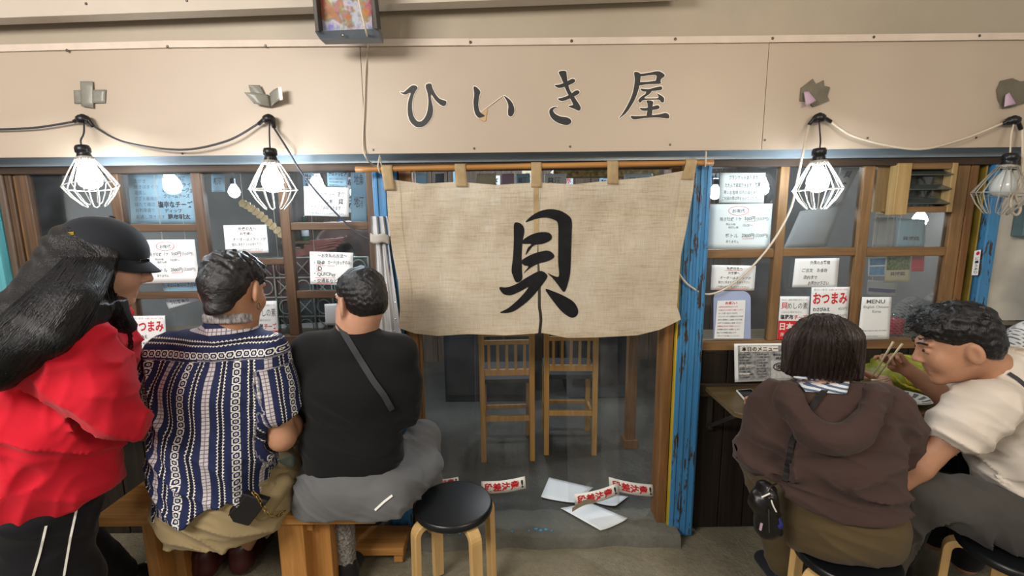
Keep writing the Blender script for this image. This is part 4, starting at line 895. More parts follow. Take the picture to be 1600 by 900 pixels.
ribbon([bp_(1440,600,yb_-.02), bp_(1447,610,yb_-.03), bp_(1450,617,yb_-.03), bp_(1462,618,yb_-.03)], .02, 'bag_handle', M['bag_y'], bg)
ribbon([bp_(1395,588,yb_-.05), bp_(1410,600,yb_-.06), bp_(1430,608,yb_-.06), bp_(1450,616,yb_-.05)], .012, 'fold', M['bag_y'], bg)
# ================================================================== LOUVRE VENT IN THE WINDOW
lv = thing('louvre_vent', 'wooden louvre box with two open glass slats set in the window', 'vent', P(1436, 336, -0.03))
lx0, lx1 = X(1398, 290), X(1482, 290); lz0, lz1 = Z(332, 0, 1440), Z(256, 0, 1440); wd = 0.026
build(MB().box(lx0-.03, lx0+wd*1.2, -.045, .05, lz0-.01, lz1), 'frame_side', M['louvre_wood'], lv, bevel=.003)
build(MB().box(lx1-wd*1.1, lx1-.004, -.04, .05, lz0, lz1), 'frame_side', M['louvre_wood'], lv, bevel=.003)
build(MB().box(lx0+wd*1.2, lx1-wd*1.1, -.038, .045, lz1-wd, lz1), 'frame_top', M['palewood_x'], lv, bevel=.003)
build(MB().box(lx0+wd*1.2, lx1-wd*1.1, -.038, .045, lz0, lz0+wd), 'frame_bottom', M['palewood_x'], lv, bevel=.003)
for i in range(3):
    z = lz0+.045+i*.062; mb = MB(); mb.poly([V(lx0+wd*1.2, -.05, z-.005), V(lx1-wd*1.1, -.05, z-.005), V(lx1-wd*1.1, .03, z+.028), V(lx0+wd*1.2, .03, z+.028)], (0, .002, -.004)); build(mb, 'slat', pm('grey_slat_glass', '4d5654', 0.15, var=0.1, spec=0.6), lv)
build(MB().box(lx0-.085, lx0-.03, .0, .03, lz0+.005, lz1), 'side_panel', M['louvre_wood'], lv)
build(MB().box(lx0+wd*1.2, lx1-wd*1.1, .046, .05, lz0+.02, lz1-.02), 'dark_backing', pm('vent_dark', '17191a', 0.8), lv)
# wall box at the far right
eb = thing('meter_box', 'blue grey metal box fixed on the white board wall', 'box', P(1590, 370, -0.01))
ex0 = X(1579, 350); ez0, ez1 = Z(369, 0, 1590), Z(320, 0, 1590)
build(MB().box(ex0, ex0+.28, -.06, -.005, ez0, ez1), 'case', pm('blue_grey_metal', '5f7880', 0.4, metal=0.2), eb, bevel=.006)
build(MB().box(ex0+.012, ex0+.268, -.064, -.058, ez0+.012, ez1-.012), 'cover', pm('blue_grey_cover', '58717a', 0.4, metal=0.2), eb, bevel=.003)
# ================================================================== CHAIRS INSIDE
M['chairwood'] = wood('honey_chair_wood', 'a67c46', 'd6a964', 0.45, 'z', 0.7, 0.1, var=0.4)
def chair(label, base, rot, w=0.33, h=0.845, sh=0.52):
    t = thing('slatted_chair', label, 'chair', (0, 0, 0), 'tall slatted wooden chairs inside the shop'); Rm = Matrix.Translation(base) @ Matrix.Rotation(rot, 4, 'Z')
    def part(x0, x1, y0, y1, z0, z1, nm, par=t, mat=None): 
        mb = MB().box(x0, x1, y0, y1, z0, z1); mb.v = [tuple(Rm @ Vector(v)) for v in mb.v]; return build(mb, nm, mat or M['chairwood'], par, bevel=.003)
    p = .032
    for s in (-1, 1):
        x = s*(w/2-p/2); part(x-p/2, x+p/2, 0, p, 0, h, 'back_post'); part(x-p/2, x+p/2, .33, .33+p, 0, sh-.02, 'leg')
        part(x-.01, x+.01, p, .33, .2, .225, 'side_stretcher'); part(x-.01, x+.01, p, .33, sh-.07, sh-.03, 'side_apron')
    xi = w/2-p
    part(-xi, xi, .006, .026, h-.055, h-.002, 'top_rail'); part(-xi, xi, .006, .026, h-.105, h-.078, 'back_rail'); part(-xi, xi, .006, .026, sh+.03, sh+.068, 'back_rail')
    for k in range(5):
        x = -xi+(k+.5+0.0)*2*xi/5; part(x-.009, x+.009, .01, .022, sh+.068, h-.105, 'slat')
    part(-xi, xi, .006, .026, .26, .295, 'stretcher'); part(-xi, xi, .335, .355, .2, .225, 'stretcher'); part(-w/2, w/2, p, .37, sh-.03, sh, 'seat', mat=M['seat_black'] if False else pm('dark_seat_pad', '24262b', 0.6))
    return t
c1 = PZ(794, 722, zf); c2_ = PZ(891, 712, zf)
chair('slatted wooden chair inside the doorway behind the vinyl nearer the stool', V(c1.x, c1.y, zf), R(2)); chair('slatted wooden chair inside the doorway nearer the blue post', V(c2_.x, c2_.y, zf), R(-2))
c3 = PZ(640, 730, zf); chair('slatted wooden chair half hidden behind the left door jamb', V(c3.x-.05, c3.y+.1, zf), R(72))
# dark cabinet and crates deeper inside
cab = thing('shop_cabinet', 'dark low cabinet standing deep inside the shop', 'cabinet', (0.0, 1.5, zf)); M['cabd'] = pm('dark_cabinet', '2c3038', 0.5, var=0.2)
build(MB().box(-.55, .15, 1.45, 1.9, zf, .85), 'body', M['cabd'], cab, bevel=.006)
for k in range(2): d_ = build(MB().box(-.53+.35*k, -.2+.35*k, 1.438, 1.45, zf+.06, .78), 'cabinet_door', M['cabd'], cab, bevel=.004); build(MB().box(-.28+.2*k, -.26+.2*k, 1.42, 1.438, .55, .66), 'handle', M['screw'], d_)
build(MB().box(-.57, .17, 1.43, 1.92, .85, .88), 'worktop', M['flash'], cab, bevel=.003)
ip_ = thing('inner_post', 'wooden post inside the shop behind the vinyl', 'post', PZ(985, 690, zf)); q = PZ(985, 700, zf); build(MB().box(q.x-.03, q.x+.03, q.y, q.y+.06, zf, 2.12), 'shaft', M['jamb'], ip_, bevel=.004)
build(MB().box(q.x-.045, q.x+.045, q.y-.015, q.y+.075, zf, zf+.06), 'foot', M['jamb'], ip_, bevel=.004)
fr = thing('shop_fridge', 'grey appliance with dark glass door inside the shop', 'fridge', (.62, 1.55, zf)); build(MB().box(.45, 1.0, 1.5, 2.0, zf, 1.2), 'body', pm('fridge_grey', '50555a', 0.4, var=0.1), fr, bevel=.01)
build(MB().box(.49, .96, 1.488, 1.5, zf+.12, 1.12), 'glass_door', pm('fridge_glass', '1c2126', 0.1, var=0.1, spec=0.7), fr)
build(MB().box(.93, .95, 1.46, 1.488, .5, .9), 'handle', M['screw'], fr)
# ================================================================== SHOP INTERIOR SEEN THROUGH THE PANES
def sheet_in(name, label, cat, px4, y, mat, lines=(), extra=None, group=None): return notice(name, label, cat, px4, y, list(lines), mat, curl=0.01, extra=extra, group=group)
M['bluesheet'] = pm('pale_blue_sheet', '9fc3d6', 0.6, var=0.06, scale=4); M['greysheet'] = pm('grey_sheet', 'a9adae', 0.6, var=0.08); M['creamsheet'] = pm('cream_sheet', 'cfc6a8', 0.6, var=0.1)  # sheets in plain pale blue, grey and cream
sheet_in('hanging_menu', 'large pale blue handwritten menu sheet hanging inside by the cap', 'menu', [(200,272),(306,272),(309,348),(206,348)], 0.12, 'bluesheet',
 [('生がき', .08, .1, .08, 'pencil'), ('焼きはまぐり', .08, .22, .08, 'pencil'), ('酒蒸し', .08, .34, .08, 'pencil'), ('さざえ壷焼き', .08, .46, .08, 'pencil'), ('ほたて磯辺', .08, .58, .08, 'pencil'), ('お刺身盛り', .08, .7, .08, 'pencil'), ('お通し頂きます', .08, .84, .08, 'pencil'),
  ('夏限定酒', .54, .05, .1, 'ink', .03, .3), ('ポテトフライ', .52, .17, .09, 'ink', .02, .4), ('本日のアヒージョ', .5, .28, .1, 'ink', .03, .44), ('クリームチーズ', .52, .4, .09, 'ink', .02, .38), ('塩辛なチーズ', .42, .55, .14, 'ink', .04, .52), ('ディップ', .52, .71, .08, 'ink', .02, .26), ('昆布明太', .56, .82, .11, 'ink', .04, .34)])
sheet_in('wall_poster', 'printed trivia poster with dark heading above the blanket note', 'poster', [(511,267),(545,268),(543,292),(512,291)], 0.08, 'bluesheet', [('縁のトリビア', .08, .03, .3, 'ink', .03, .84), ('貝を食べる前に知ること', .1, .45, .12, 'pencil', .02, .8), ('旬の貝は産地で違う', .1, .65, .12, 'pencil', .02, .7), ('殻は捨てない', .1, .85, .12, 'pencil', .02, .5)])
sheet_in('hanging_menu', 'crumpled blue sheet half behind the price note beside the cap', 'sheet', [(250,436),(330,434),(325,455),(258,458)], 0.06, 'bluesheet', [('本日は貸切の予約あり', .1, .2, .4, 'pencil', .02, .7)])
sheet_in('hanging_menu', 'tilted white card below the price note beside the curly hair', 'card', [(257,466),(308,464),(311,469),(264,483)], 0.05, 'paper', [('うに丼あり', .12, .2, .5, 'pencil', .02, .6)])
sheet_in('wall_poster', 'pale poster slip at the head of the second pane inside', 'poster', [(330,272),(350,272),(352,300),(331,300)], 0.1, 'bluesheet', [('新酒', .2, .2, .4, 'pencil', .02, .6)])
sheet_in('wall_poster', 'small blue printed sheet behind the white blanket note', 'poster', [(548,262),(574,264),(573,350),(549,350)], 0.4, 'bluesheet', [('地魚', .2, .1, .2, 'pencil', .02, .6), ('地酒', .2, .5, .2, 'pencil', .02, .6)])
sheet_in('hanging_menu', 'slanted long white menu strip hanging behind the lit lamp', 'menu', [(1316,262),(1343,262),(1315,318),(1285,318)], 0.10, 'greysheet', [('貝', .3, .1, .18, 'ink', .03), ('焼', .3, .4, .18, 'ink', .03), ('酒', .3, .7, .18, 'ink', .03)])
sheet_in('slanted_board', 'grey slanted board inside behind the third lamp', 'board', [(1250,330),(1318,318),(1290,385),(1224,388)], 0.16, 'greysheet')
for k, (px4, lb) in enumerate([([(1357,402),(1385,400),(1382,432),(1356,432)], 'blue and white leaflet in the pane beside the menu card'), ([(1384,399),(1424,398),(1421,440),(1382,441)], 'green picture leaflet in the pane above the menu card'), ([(1425,398),(1445,398),(1443,424),(1424,424)], 'red leaflet at the corner of the pane below the louvre'), ([(1356,437),(1402,441),(1400,464),(1354,462)], 'grey leaflet with purple band above the menu card'), ([(1365,340),(1400,340),(1396,386),(1362,386)], 'grey sheet hanging below the louvre box'), ([(1402,341),(1446,343),(1444,386),(1400,386)], 'pale blue sheet with small print below the louvre box')]):
    mt = ['bpaper', 'creamsheet', 'redpaper', 'greysheet', 'greysheet', 'bluesheet'][k]
    ex = None
    if k == 0: ex = lambda t, c, n: (block(t, c, n, .08, .1, .95, .42, pm('leaflet_blue', '5b86b0', .5, var=.2, scale=60), 'photo'), block(t, c, n, .08, .5, .95, .92, pm('leaflet_blue', '6f9cc4', .5, var=.2, scale=60), 'photo'))
    if k == 1: ex = lambda t, c, n: block(t, c, n, .05, .04, .95, .55, pm('leaflet_green', '7a8a58', .5, var=.6, scale=90), 'photo')
    if k == 3: ex = lambda t, c, n: block(t, c, n, .05, .5, .95, .72, pm('leaflet_purple', '5a5880', .5), 'band')
    sheet_in('leaflet', lb, 'leaflet', px4, 0.05+.006*k, mt, [('貝図鑑', .2, .62, .14, 'pencil', .02, .6)] if k in (1, 3, 5) else [], ex, 'leaflets behind the far pane')
# sauce jar on the inner ledge
jb = P(1400, 522, 0.07); jr = thing('red_lidded_jar', 'glass jar of red contents on the inner ledge behind the menu card', 'jar', jb)
build(MB().lathe([(.024, 0), (.027, .004), (.027, .075), (.022, .085), (0, .085)], jb, 20), 'red_fill', pm('red_pack', 'b02030', .35, var=.2, scale=40), jr, smooth=True)
build(MB().lathe([(.02, .086), (.026, .086), (.026, .102), (0, .104)], jb, 20), 'lid', M['clear'], jr, smooth=True)
jb2 = P(1425, 522, 0.09); jr2 = thing('empty_glass_jar', 'tall clear glass jar on the inner ledge beside the red jar', 'jar', jb2)
build(MB().lathe([(.026, 0), (.028, .01), (.028, .1), (.02, .115), (.022, .13), (0, .131)], jb2, 20), 'glass_body', M['clear'], jr2, smooth=True); build(MB().lathe([(0, .131), (.024, .131), (.024, .145), (0, .146)], jb2, 20), 'lid', M['screw'], jr2, smooth=True)
ld = struct(build(MB().box(X(1100, 530), 2.1, .02, .22, zbr-.03, zbr-.005), 'trim_18', M['counter']))
ld2 = struct(build(MB().box(-2.0, X(590, 530), .02, .22, zbl-.03, zbl-.005), 'trim_19', M['counter']))
# lit bulbs hanging inside the shop
def shopbulb(label, px, py, y):
    c = P(px, py, y); t = thing('shop_bulb', label, 'bulb', c, 'bare bulbs hanging inside the shop')
    build(MB().lathe([(.012, .05), (.016, .04), (.03, .015), (.034, 0), (.028, -.02), (.012, -.033), (0, -.035)], c, 16), 'bulb', M['bulb_in'], t, smooth=True)
    build(MB().lathe([(.013, .045), (.018, .05), (.018, .08), (.006, .085)], c, 12), 'socket', M['rubber'], t); build(MB().tube([c+V(0, 0, .08), V(c.x, c.y, 2.12)], .003, 6), 'cord', M['cord_dark'], t)
shopbulb('bare lit bulb glowing inside beside the blanket note', 556, 301, .7); shopbulb('bare lit bulb inside the pane before the curly haired man', 366, 300, .8); shopbulb('bare lit bulb inside the shop beside the right blanket note', 1117, 302, .6); shopbulb('bare lit bulb inside under the louvre box', 1437, 344, .35)
# garland of wooden discs
ga = thing('disc_garland', 'string of pale wooden hexagon discs hanging inside', 'garland', P(415, 345, .3))
gp = [P(380+60*t_, 318+48*t_**1.2, .3) for t_ in [i/9 for i in range(10)]]
for p in gp: build(MB().lathe([(0, 0), (.022, 0), (.022, .006), (0, .006)], p, 6, (0, -1, .2)), 'disc', M['louvre_wood'], ga)
build(MB().tube([V(gp[0].x, .3, 2.12)]+gp+[V(gp[-1].x+.1, .3, 2.12)], .0015, 5), 'string', M['cord_pale'], ga)
# ornamental lattice screen standing behind the lower panes
sc_ = thing('lattice_screen', 'pale ornamental lattice screen of rings and crosses behind lower panes', 'screen', P(515, 520, .14))
M['lattice'] = pm('pale_green_lattice', '8f9d8f', .45, var=.2); ysn = .14
x0, x1 = P(402, 460, ysn).x, P(578, 460, ysn).x; z0, z1 = P(500, 524, ysn).z, P(500, 402, ysn).z; nx, nz = 6, 4; dx = (x1-x0)/nx; dz_ = (z1-z0)/nz
build(MB().box(x0, x1, ysn+.012, ysn+.016, z0, z1), 'backing', pm('lattice_dark_backing', '26302f', .5, var=.4, scale=20), sc_)
for i in range(nx):
    for j in range(nz):
        cx, cz = x0+(i+.5)*dx, z0+(j+.5)*dz_
        if (i+j) % 2 == 0: build(MB().tube([V(cx+math.cos(2*math.pi*k/16)*dx*.36, ysn, cz+math.sin(2*math.pi*k/16)*dz_*.36) for k in range(16)], .003, 5, closed=True), 'ring', M['lattice'], sc_); 
        else:
            for s in (-1, 1): build(MB().tube([V(cx-dx*.35, ysn, cz-s*dz_*.35), V(cx+dx*.35, ysn, cz+s*dz_*.35)], .003, 5), 'cross_bar', M['lattice'], sc_)
for i in range(nx+1): build(MB().box(x0+i*dx-.003, x0+i*dx+.003, ysn-.003, ysn+.006, z0, z1), 'upright', M['lattice'], sc_)
for j in range(nz+1): build(MB().box(x0, x1, ysn-.003, ysn+.006, z0+j*dz_-.003, z0+j*dz_+.003), 'crosspiece', M['lattice'], sc_)
# reddish slats and a barrel-backed brown chair behind the payment note
rk = thing('slat_rack', 'rack of reddish wooden slats inside above the payment note', 'rack', P(500, 395, .5))
for i in range(4): build(MB().bar(P(460+8*i, 400-7*i, .5), P(525+4*i, 386-4*i, .5), .022, .02), 'slat', pm('reddish_slat', '7a3527', .5, var=.2), rk, bevel=.002)
build(MB().bar(P(470, 402, .52), P(500, 376, .52), .02, .02), 'cross_bar', M['oldwood_x'], rk)
for px in (466, 522): q = P(px, 392, .53); build(MB().box(q.x-.012, q.x+.012, .515, .54, zf, q.z+.02), 'post', M['oldwood_z'], rk)
bs = thing('brown_cask', 'big brown leather-like round cask inside the shop', 'cask', P(540, 430, .7))
cb_ = P(545, 400, .75); build(MB().lathe([(.16, -.14), (.2, -.08), (.22, 0), (.2, .08), (.16, .14)], cb_, 24, (0, -1, 0.15)), 'body', pm('brown_cask', '4a342c', .4, var=.25), bs, smooth=True); build(MB().box(cb_.x-.15, cb_.x+.15, cb_.y-.12, cb_.y+.12, zf, cb_.z-.19), 'stand', M['oldwood_z'], bs, bevel=.005); build(MB().lathe([(.075, .145), (.085, .145), (.085, .155), (.075, .155)], cb_, 20, (0, -1, .15)), 'hoop', M['iron'], bs)
# back-wall shelf with papers, seen above the curtain and between panes
for k, (a, b, lb) in enumerate([(642, 668, 'pale photo print'), (680, 694, 'dark photo print'), (744, 775, 'green patterned print'), (783, 803, 'pink print'), (806, 828, 'pale blue menu slip'), (850, 885, 'bright white menu slip'), (975, 1020, 'blue white menu slip')]):
    notice('shop_print', lb+' hung inside above the linen curtain', 'print', [(a,272),(b,271),(b,300),(a,300)], .45+.01*k, [('貝酒', .15, .2, .3, 'pencil', .02, .6)] if k > 3 else [], ['bluesheet', 'pencil', 'creamsheet', 'pink', 'bluesheet', 'paper', 'bpaper'][k])
sh = thing('wall_shelf', 'patterned cloth edged shelf high inside the doorway', 'shelf', P(940, 270, .6)); build(MB().box(P(865,266,.6).x, P(1030,266,.6).x, .6, .72, P(900,276,.6).z, P(900,266,.6).z), 'valance', pm('floral_valance', 'b9a068', .7, var=.5, scale=40), sh); build(MB().box(P(865,266,.6).x, P(1030,266,.6).x, .58, .8, P(900,266,.6).z, P(900,264,.6).z), 'board', M['palewood_x'], sh)

# paper strips with dish names along the back wall, and a bottle shelf below them
DISH = ['生牡蠣', '蒸し牡蠣', '焼きはまぐり', 'ほたて', 'つぶ貝', 'さざえ', 'あさり酒蒸し', '赤貝刺し', 'とり貝', '貝汁', '貝めし', '枝豆', '冷奴', '日本酒', '焼酎', '梅酒', 'ビール', 'うに']
ORD = 'first second third fourth fifth sixth seventh eighth ninth tenth eleventh twelfth'.split()
for k in range(12):
    x = -2.0+k*.355+(.02 if k % 3 else -.02); z = 1.98-(.05 if k % 2 else 0); s = DISH[k % 18]; h_ = .12+.055*len(s); w_ = .10
    c = [V(x, IY-.012, z), V(x+w_, IY-.012, z), V(x+w_, IY-.012, z-h_), V(x, IY-.012, z-h_)]
    t = thing('dish_strip', '%s paper dish strip from the left on the back wall' % ORD[k], 'menu', c[3], 'paper dish strips on the back wall')
    mb = MB(); mb.poly(c, (0, .002, 0)); build(mb, 'sheet', M[['bluesheet', 'paper', 'creamsheet', 'bpaper'][k % 4]], t)
    mb = MB(); n_ = len(s)
    for i, ch_ in enumerate(s): letter(mb, c, ch_, .2, .06+.88*i/n_, .8, .06+.88*(i+.85)/n_, .02, .003)
    build(mb, 'lettering', M['red' if k % 5 == 2 else 'ink'], t, recalc=False)
shv = thing('bottle_shelf', 'long wooden shelf for bottles on the back wall', 'shelf', (0, IY-.1, 1.32)); build(MB().box(-2.2, 2.2, IY-.2, IY-.002, 1.30, 1.325), 'board', M['palewood_x'], shv, bevel=.003)
for x in (-1.9, -.7, .5, 1.8): build(MB().bar(V(x, IY-.01, 1.14), V(x, IY-.17, 1.30), .02, .02, (1, 0, 0)), 'bracket', M['iron'], shv)
BC = [('green', '2f5a36'), ('brown', '4a2f1c'), ('clear white', 'b9c4c6'), ('blue', '3a5f94')]
for k in range(12):
    x = -2.0+k*.355; cn, hx = BC[(k*7) % 4]; h_ = .24+.05*((k*5) % 3)/2; r_ = .034+.004*(k % 2)
    t = thing('sake_bottle', '%s %s glass bottle from the left on the back shelf' % (ORD[k//4], cn), 'bottle', (x, IY-.1, 1.326), 'bottles on the back shelf')
    build(MB().lathe([(r_*.9, 0), (r_, .01), (r_, h_*.58), (r_*.45, h_*.74), (r_*.38, h_*.94), (0, h_*.94)], (x, IY-.1, 1.326), 14), 'glass_body', M.setdefault('b_'+cn, pm(cn.replace(' ', '_')+'_bottle_glass', hx, .15, var=.1, spec=.6)), t, smooth=True)
    build(MB().lathe([(0, h_*.94), (r_*.46, h_*.94), (r_*.46, h_), (0, h_)], (x, IY-.1, 1.326), 12), 'cap', M['screw'], t); build(MB().lathe([(r_+.0008, h_*.18), (r_+.0008, h_*.48)], (x, IY-.1, 1.326), 14), 'label_band', M['paper'], t, smooth=True)
# ================================================================== PEOPLE: smooth-blended bodies meshed from distance fields
def _a(p): return np.array(p[:], dtype=np.float64)
def _n(v): v = _a(v); return v/np.linalg.norm(v)
class Field:
    def __init__(s): s.ops = []; s.bx = []; s.lo = np.full(3, 1e9); s.hi = np.full(3, -1e9); s.post = None
    def _bb(s, pts, r, op='u'):
        while len(s.bx) < len(s.ops)-1: s.bx.append(None)
        aa = np.array([_a(p) for p in pts]); s.bx.append((aa.min(0)-r, aa.max(0)+r))
        if op != 'u': return
        for p in pts: s.lo = np.minimum(s.lo, _a(p)-r); s.hi = np.maximum(s.hi, _a(p)+r)
    def cap(s, a, b, ra, rb=None, k=0.02, op='u'):
        rb = ra if rb is None else rb; A = _a(a); D = _a(b)-A; L = max(D@D, 1e-12)
        def f(p):
            q = p-A; t = np.clip(q@D/L, 0, 1); return np.sqrt(((q-t[:, None]*D)**2).sum(1))-(ra+t*(rb-ra))
        s.ops.append((op, f, k)); s._bb([a, b], max(ra, rb)+.02, op)
        return s
    def chain(s, pts, rs, k=0.02):
        for i in range(len(pts)-1): s.cap(pts[i], pts[i+1], rs[i], rs[i+1], k)
        return s
    def seg(s, a, b, wa, da, wb, db, r=(1, 0, 0), k=0.03, op='u'):
        A = _a(a); D = _a(b)-A; L = max(D@D, 1e-12); rd = _n(r)
        def f(p):
            q = p-A; t = np.clip(q@D/L, 0, 1); q = q-t[:, None]*D; w = wa+t*(wb-wa); d = da+t*(db-da); x = q@rd; o = np.maximum((q**2).sum(1)-x*x, 0)
            return (np.sqrt((x/w)**2+o/(d*d))-1)*np.minimum(w, d)
        s.ops.append((op, f, k)); s._bb([a, b], max(wa, wb, da, db)+.02, op)
        return s
    def ell(s, c, r, f=(0, 1, 0), u=(0, 0, 1), k=0.015, op='u'):
        """half sizes r = (side, forward, up)"""
        F_ = _n(f); U = _a(u); U = U-F_*(U@F_); U = U/np.linalg.norm(U); Rr = np.cross(F_, U); Mx = np.stack([Rr, F_, U], 1)/np.array(r); M2 = Mx/np.array(r); cc = _a(c)
        def fn(p):
            q = p-cc; k0 = np.sqrt(((q@Mx)**2).sum(1)); k1 = np.sqrt(((q@M2)**2).sum(1))+1e-9; return k0*(k0-1)/k1
        s.ops.append((op, fn, k)); s._bb([c], max(r)+.02, op)
        return s
    def plane(s, c, n, k=0.004):
        """keep only the side the normal points away from"""
        cc = _a(c); nn = _n(n); s.ops.append(('i', lambda p: (p-cc)@nn, k)); return s
    def inter(s, fn, k=0.004): s.ops.append(('i', fn, k)); return s
    def disp(s, fn): s.ops.append(('d', fn, 0)); return s
    def __call__(s, p, cull=False):
        d = None
        if cull: plo = p.min(0); phi = p.max(0)
        for i, (op, f, k) in enumerate(s.ops):
            if cull and i < len(s.bx) and s.bx[i] is not None and d is not None:
                g = np.maximum(np.maximum(s.bx[i][0]-phi, plo-s.bx[i][1]), 0)
                if g@g > (.09+k)**2: continue
            v = f(p)
            if op == 'd': d = d+v; continue
            if d is None: d = v; continue
            if op == 'u':
                h = np.clip(.5+.5*(d-v)/k, 0, 1); d = d+(v-d)*h-k*h*(1-h)
            else:
                if op == 's': v = -v
                h = np.clip(.5-.5*(d-v)/k, 0, 1); d = d+(v-d)*h+k*h*(1-h)
        return d
def surfnet(fn, lo, hi, h):
    B = 8; lo = np.array(lo, float); nb = np.ceil((np.array(hi)-lo)/(h*B)).astype(int)+1; n = nb*B
    ii = np.stack(np.meshgrid(*[np.arange(k) for k in nb], indexing='ij'), -1).reshape(-1, 3)
    fc = fn(lo+(ii*B+3.5)*h); act = np.abs(fc) < B*h*1.45
    F = np.repeat(np.repeat(np.repeat(fc.reshape(nb), B, 0), B, 1), B, 2).astype(np.float32)
    Fv = F.reshape(nb[0], B, nb[1], B, nb[2], B).transpose(0, 2, 4, 1, 3, 5)
    loc = np.stack(np.meshgrid(*[np.arange(B)]*3, indexing='ij'), -1).reshape(-1, 3); ia = ii[act]
    ck = ia//4; ia = ia[np.lexsort((ck[:, 0], ck[:, 1], ck[:, 2]))]; ck = ia//4; cuts = np.flatnonzero(np.any(ck[1:] != ck[:-1], 1))+1
    for bl_ in np.split(ia, cuts):
        pts = lo+(bl_[:, None, :]*B+loc[None])*h; v = fn(pts.reshape(-1, 3), True).reshape(-1, B, B, B); Fv[bl_[:, 0], bl_[:, 1], bl_[:, 2]] = v
    I = F < 0; c = np.zeros(tuple(n-1), np.uint8)
    sl = [(slice(0, -1), slice(1, None))[q] for q in (0, 1)]
    off = [(a, b, d) for a in (0, 1) for b in (0, 1) for d in (0, 1)]
    for a, b, d in off: c += I[sl[a], sl[b], sl[d]]
    ac = (c > 0) & (c < 8); cell = np.argwhere(ac); idx = np.full(c.shape, -1, np.int32); idx[ac] = np.arange(len(cell))
    cv = np.stack([F[cell[:, 0]+a, cell[:, 1]+b, cell[:, 2]+d] for a, b, d in off], 1); O = np.array(off, float)
    acc = np.zeros((len(cell), 3)); cnt = np.zeros(len(cell))
    for i in range(8):
        for j in range(i+1, 8):
            if abs(O[i]-O[j]).sum() != 1: continue
            m = (cv[:, i] < 0) != (cv[:, j] < 0); t = cv[m, i]/(cv[m, i]-cv[m, j]); acc[m] += O[i]+(O[j]-O[i])*t[:, None]; cnt[m] += 1
    vert = lo+(cell+acc/np.maximum(cnt, 1)[:, None])*h; faces = []
    for ax in range(3):
        u, v = [(1, 2), (2, 0), (0, 1)][ax]; s0 = [slice(0, -1)]*3; s1 = [slice(0, -1)]*3; s1[ax] = slice(1, None)
        for q in (u, v): s0[q] = slice(1, -1); s1[q] = slice(1, -1)
        s0[ax] = slice(0, -1)
        A = I[tuple(s0)]; Bq = I[tuple(s1)]; e = np.argwhere(A != Bq); fl = A[tuple(e.T)]
        e = e.copy(); e[:, u] += 1; e[:, v] += 1
        du = np.zeros(3, int); du[u] = 1; dv = np.zeros(3, int); dv[v] = 1
        q = np.stack([idx[tuple((e-du-dv).T)], idx[tuple((e-dv).T)], idx[tuple(e.T)], idx[tuple((e-du).T)]], 1)
        q[~fl] = q[~fl][:, ::-1]; faces.append(q)
    faces = np.concatenate(faces); faces = faces[(faces >= 0).all(1)]
    return vert, faces
def np_mesh(name, v, f):
    me = bpy.data.meshes.new(name); me.vertices.add(len(v)); me.vertices.foreach_set('co', v.astype(np.float32).ravel()); nf = len(f); me.loops.add(nf*4); me.loops.foreach_set('vertex_index', f.astype(np.int32).ravel())
    me.polygons.add(nf); me.polygons.foreach_set('loop_start', np.arange(nf, dtype=np.int32)*4); me.polygons.foreach_set('loop_total', np.full(nf, 4, np.int32)); me.polygons.foreach_set('use_smooth', np.ones(nf, bool)); me.update(calc_edges=True); return me
def grow_mesh(F_, name, mat, parent, h=0.006, smooth=0):
    v, f = surfnet(F_, F_.lo, F_.hi, h); F_.vf = (v, f); me = np_mesh(name, v, f); o = link(name, me, mat, parent)
    if smooth: m = o.modifiers.new('smooth', 'SMOOTH'); m.iterations = smooth; m.factor = 0.5
    return o
from mathutils.bvhtree import BVHTree
def hit(F_, px, py, off=0.0, start=0.3):
    """first point of a meshed shape seen through a pixel: used to lay straps, pockets and strands on it"""
    if not hasattr(F_, 'bvh'): F_.bvh = BVHTree.FromPolygons(F_.vf[0].tolist(), F_.vf[1].tolist())
    d = (CAM_R @ Vector(((px-800)/FPX, -(py-450)/FPX, -1.0))).normalized(); r = F_.bvh.ray_cast(CAM_LOC, d)
    return r[0]-d*off if r[0] is not None else CAM_LOC+d*4
def nz3(p, s, seed=0.0):
    """cheap smooth noise from warped sines, about -1..1"""
    q = p*s+seed; x, y, z = q[:, 0], q[:, 1], q[:, 2]
    return (np.sin(x*1.3+1.7*np.sin(y*.9+z*.5))+np.sin(y*1.7+1.3*np.sin(z*1.1+x*.7)+seed)+np.sin(z*1.5+1.5*np.sin(x*.8+y*1.2)))/3
def folds(p, s, amp, d=(0, 0, 1), seed=0.0):
    """creases: sharp curved ridges of warped noise, running across direction d, fading in patches"""
    dd = _n(d); t = p@dd; q = p*.55+dd*(t*1.25)[:, None]; w = nz3(p, s*.3, seed+9)
    n1 = nz3(q+0.02*w[:, None], s*.5, seed); n2 = nz3(q, s*.85, seed+5); m = np.clip(.55+.8*nz3(p, s*.2, seed+3), 0, 1)
    return -amp*1.5*m*((1-np.abs(n1))**3-.3+.3*((1-np.abs(n2))**4-.25))
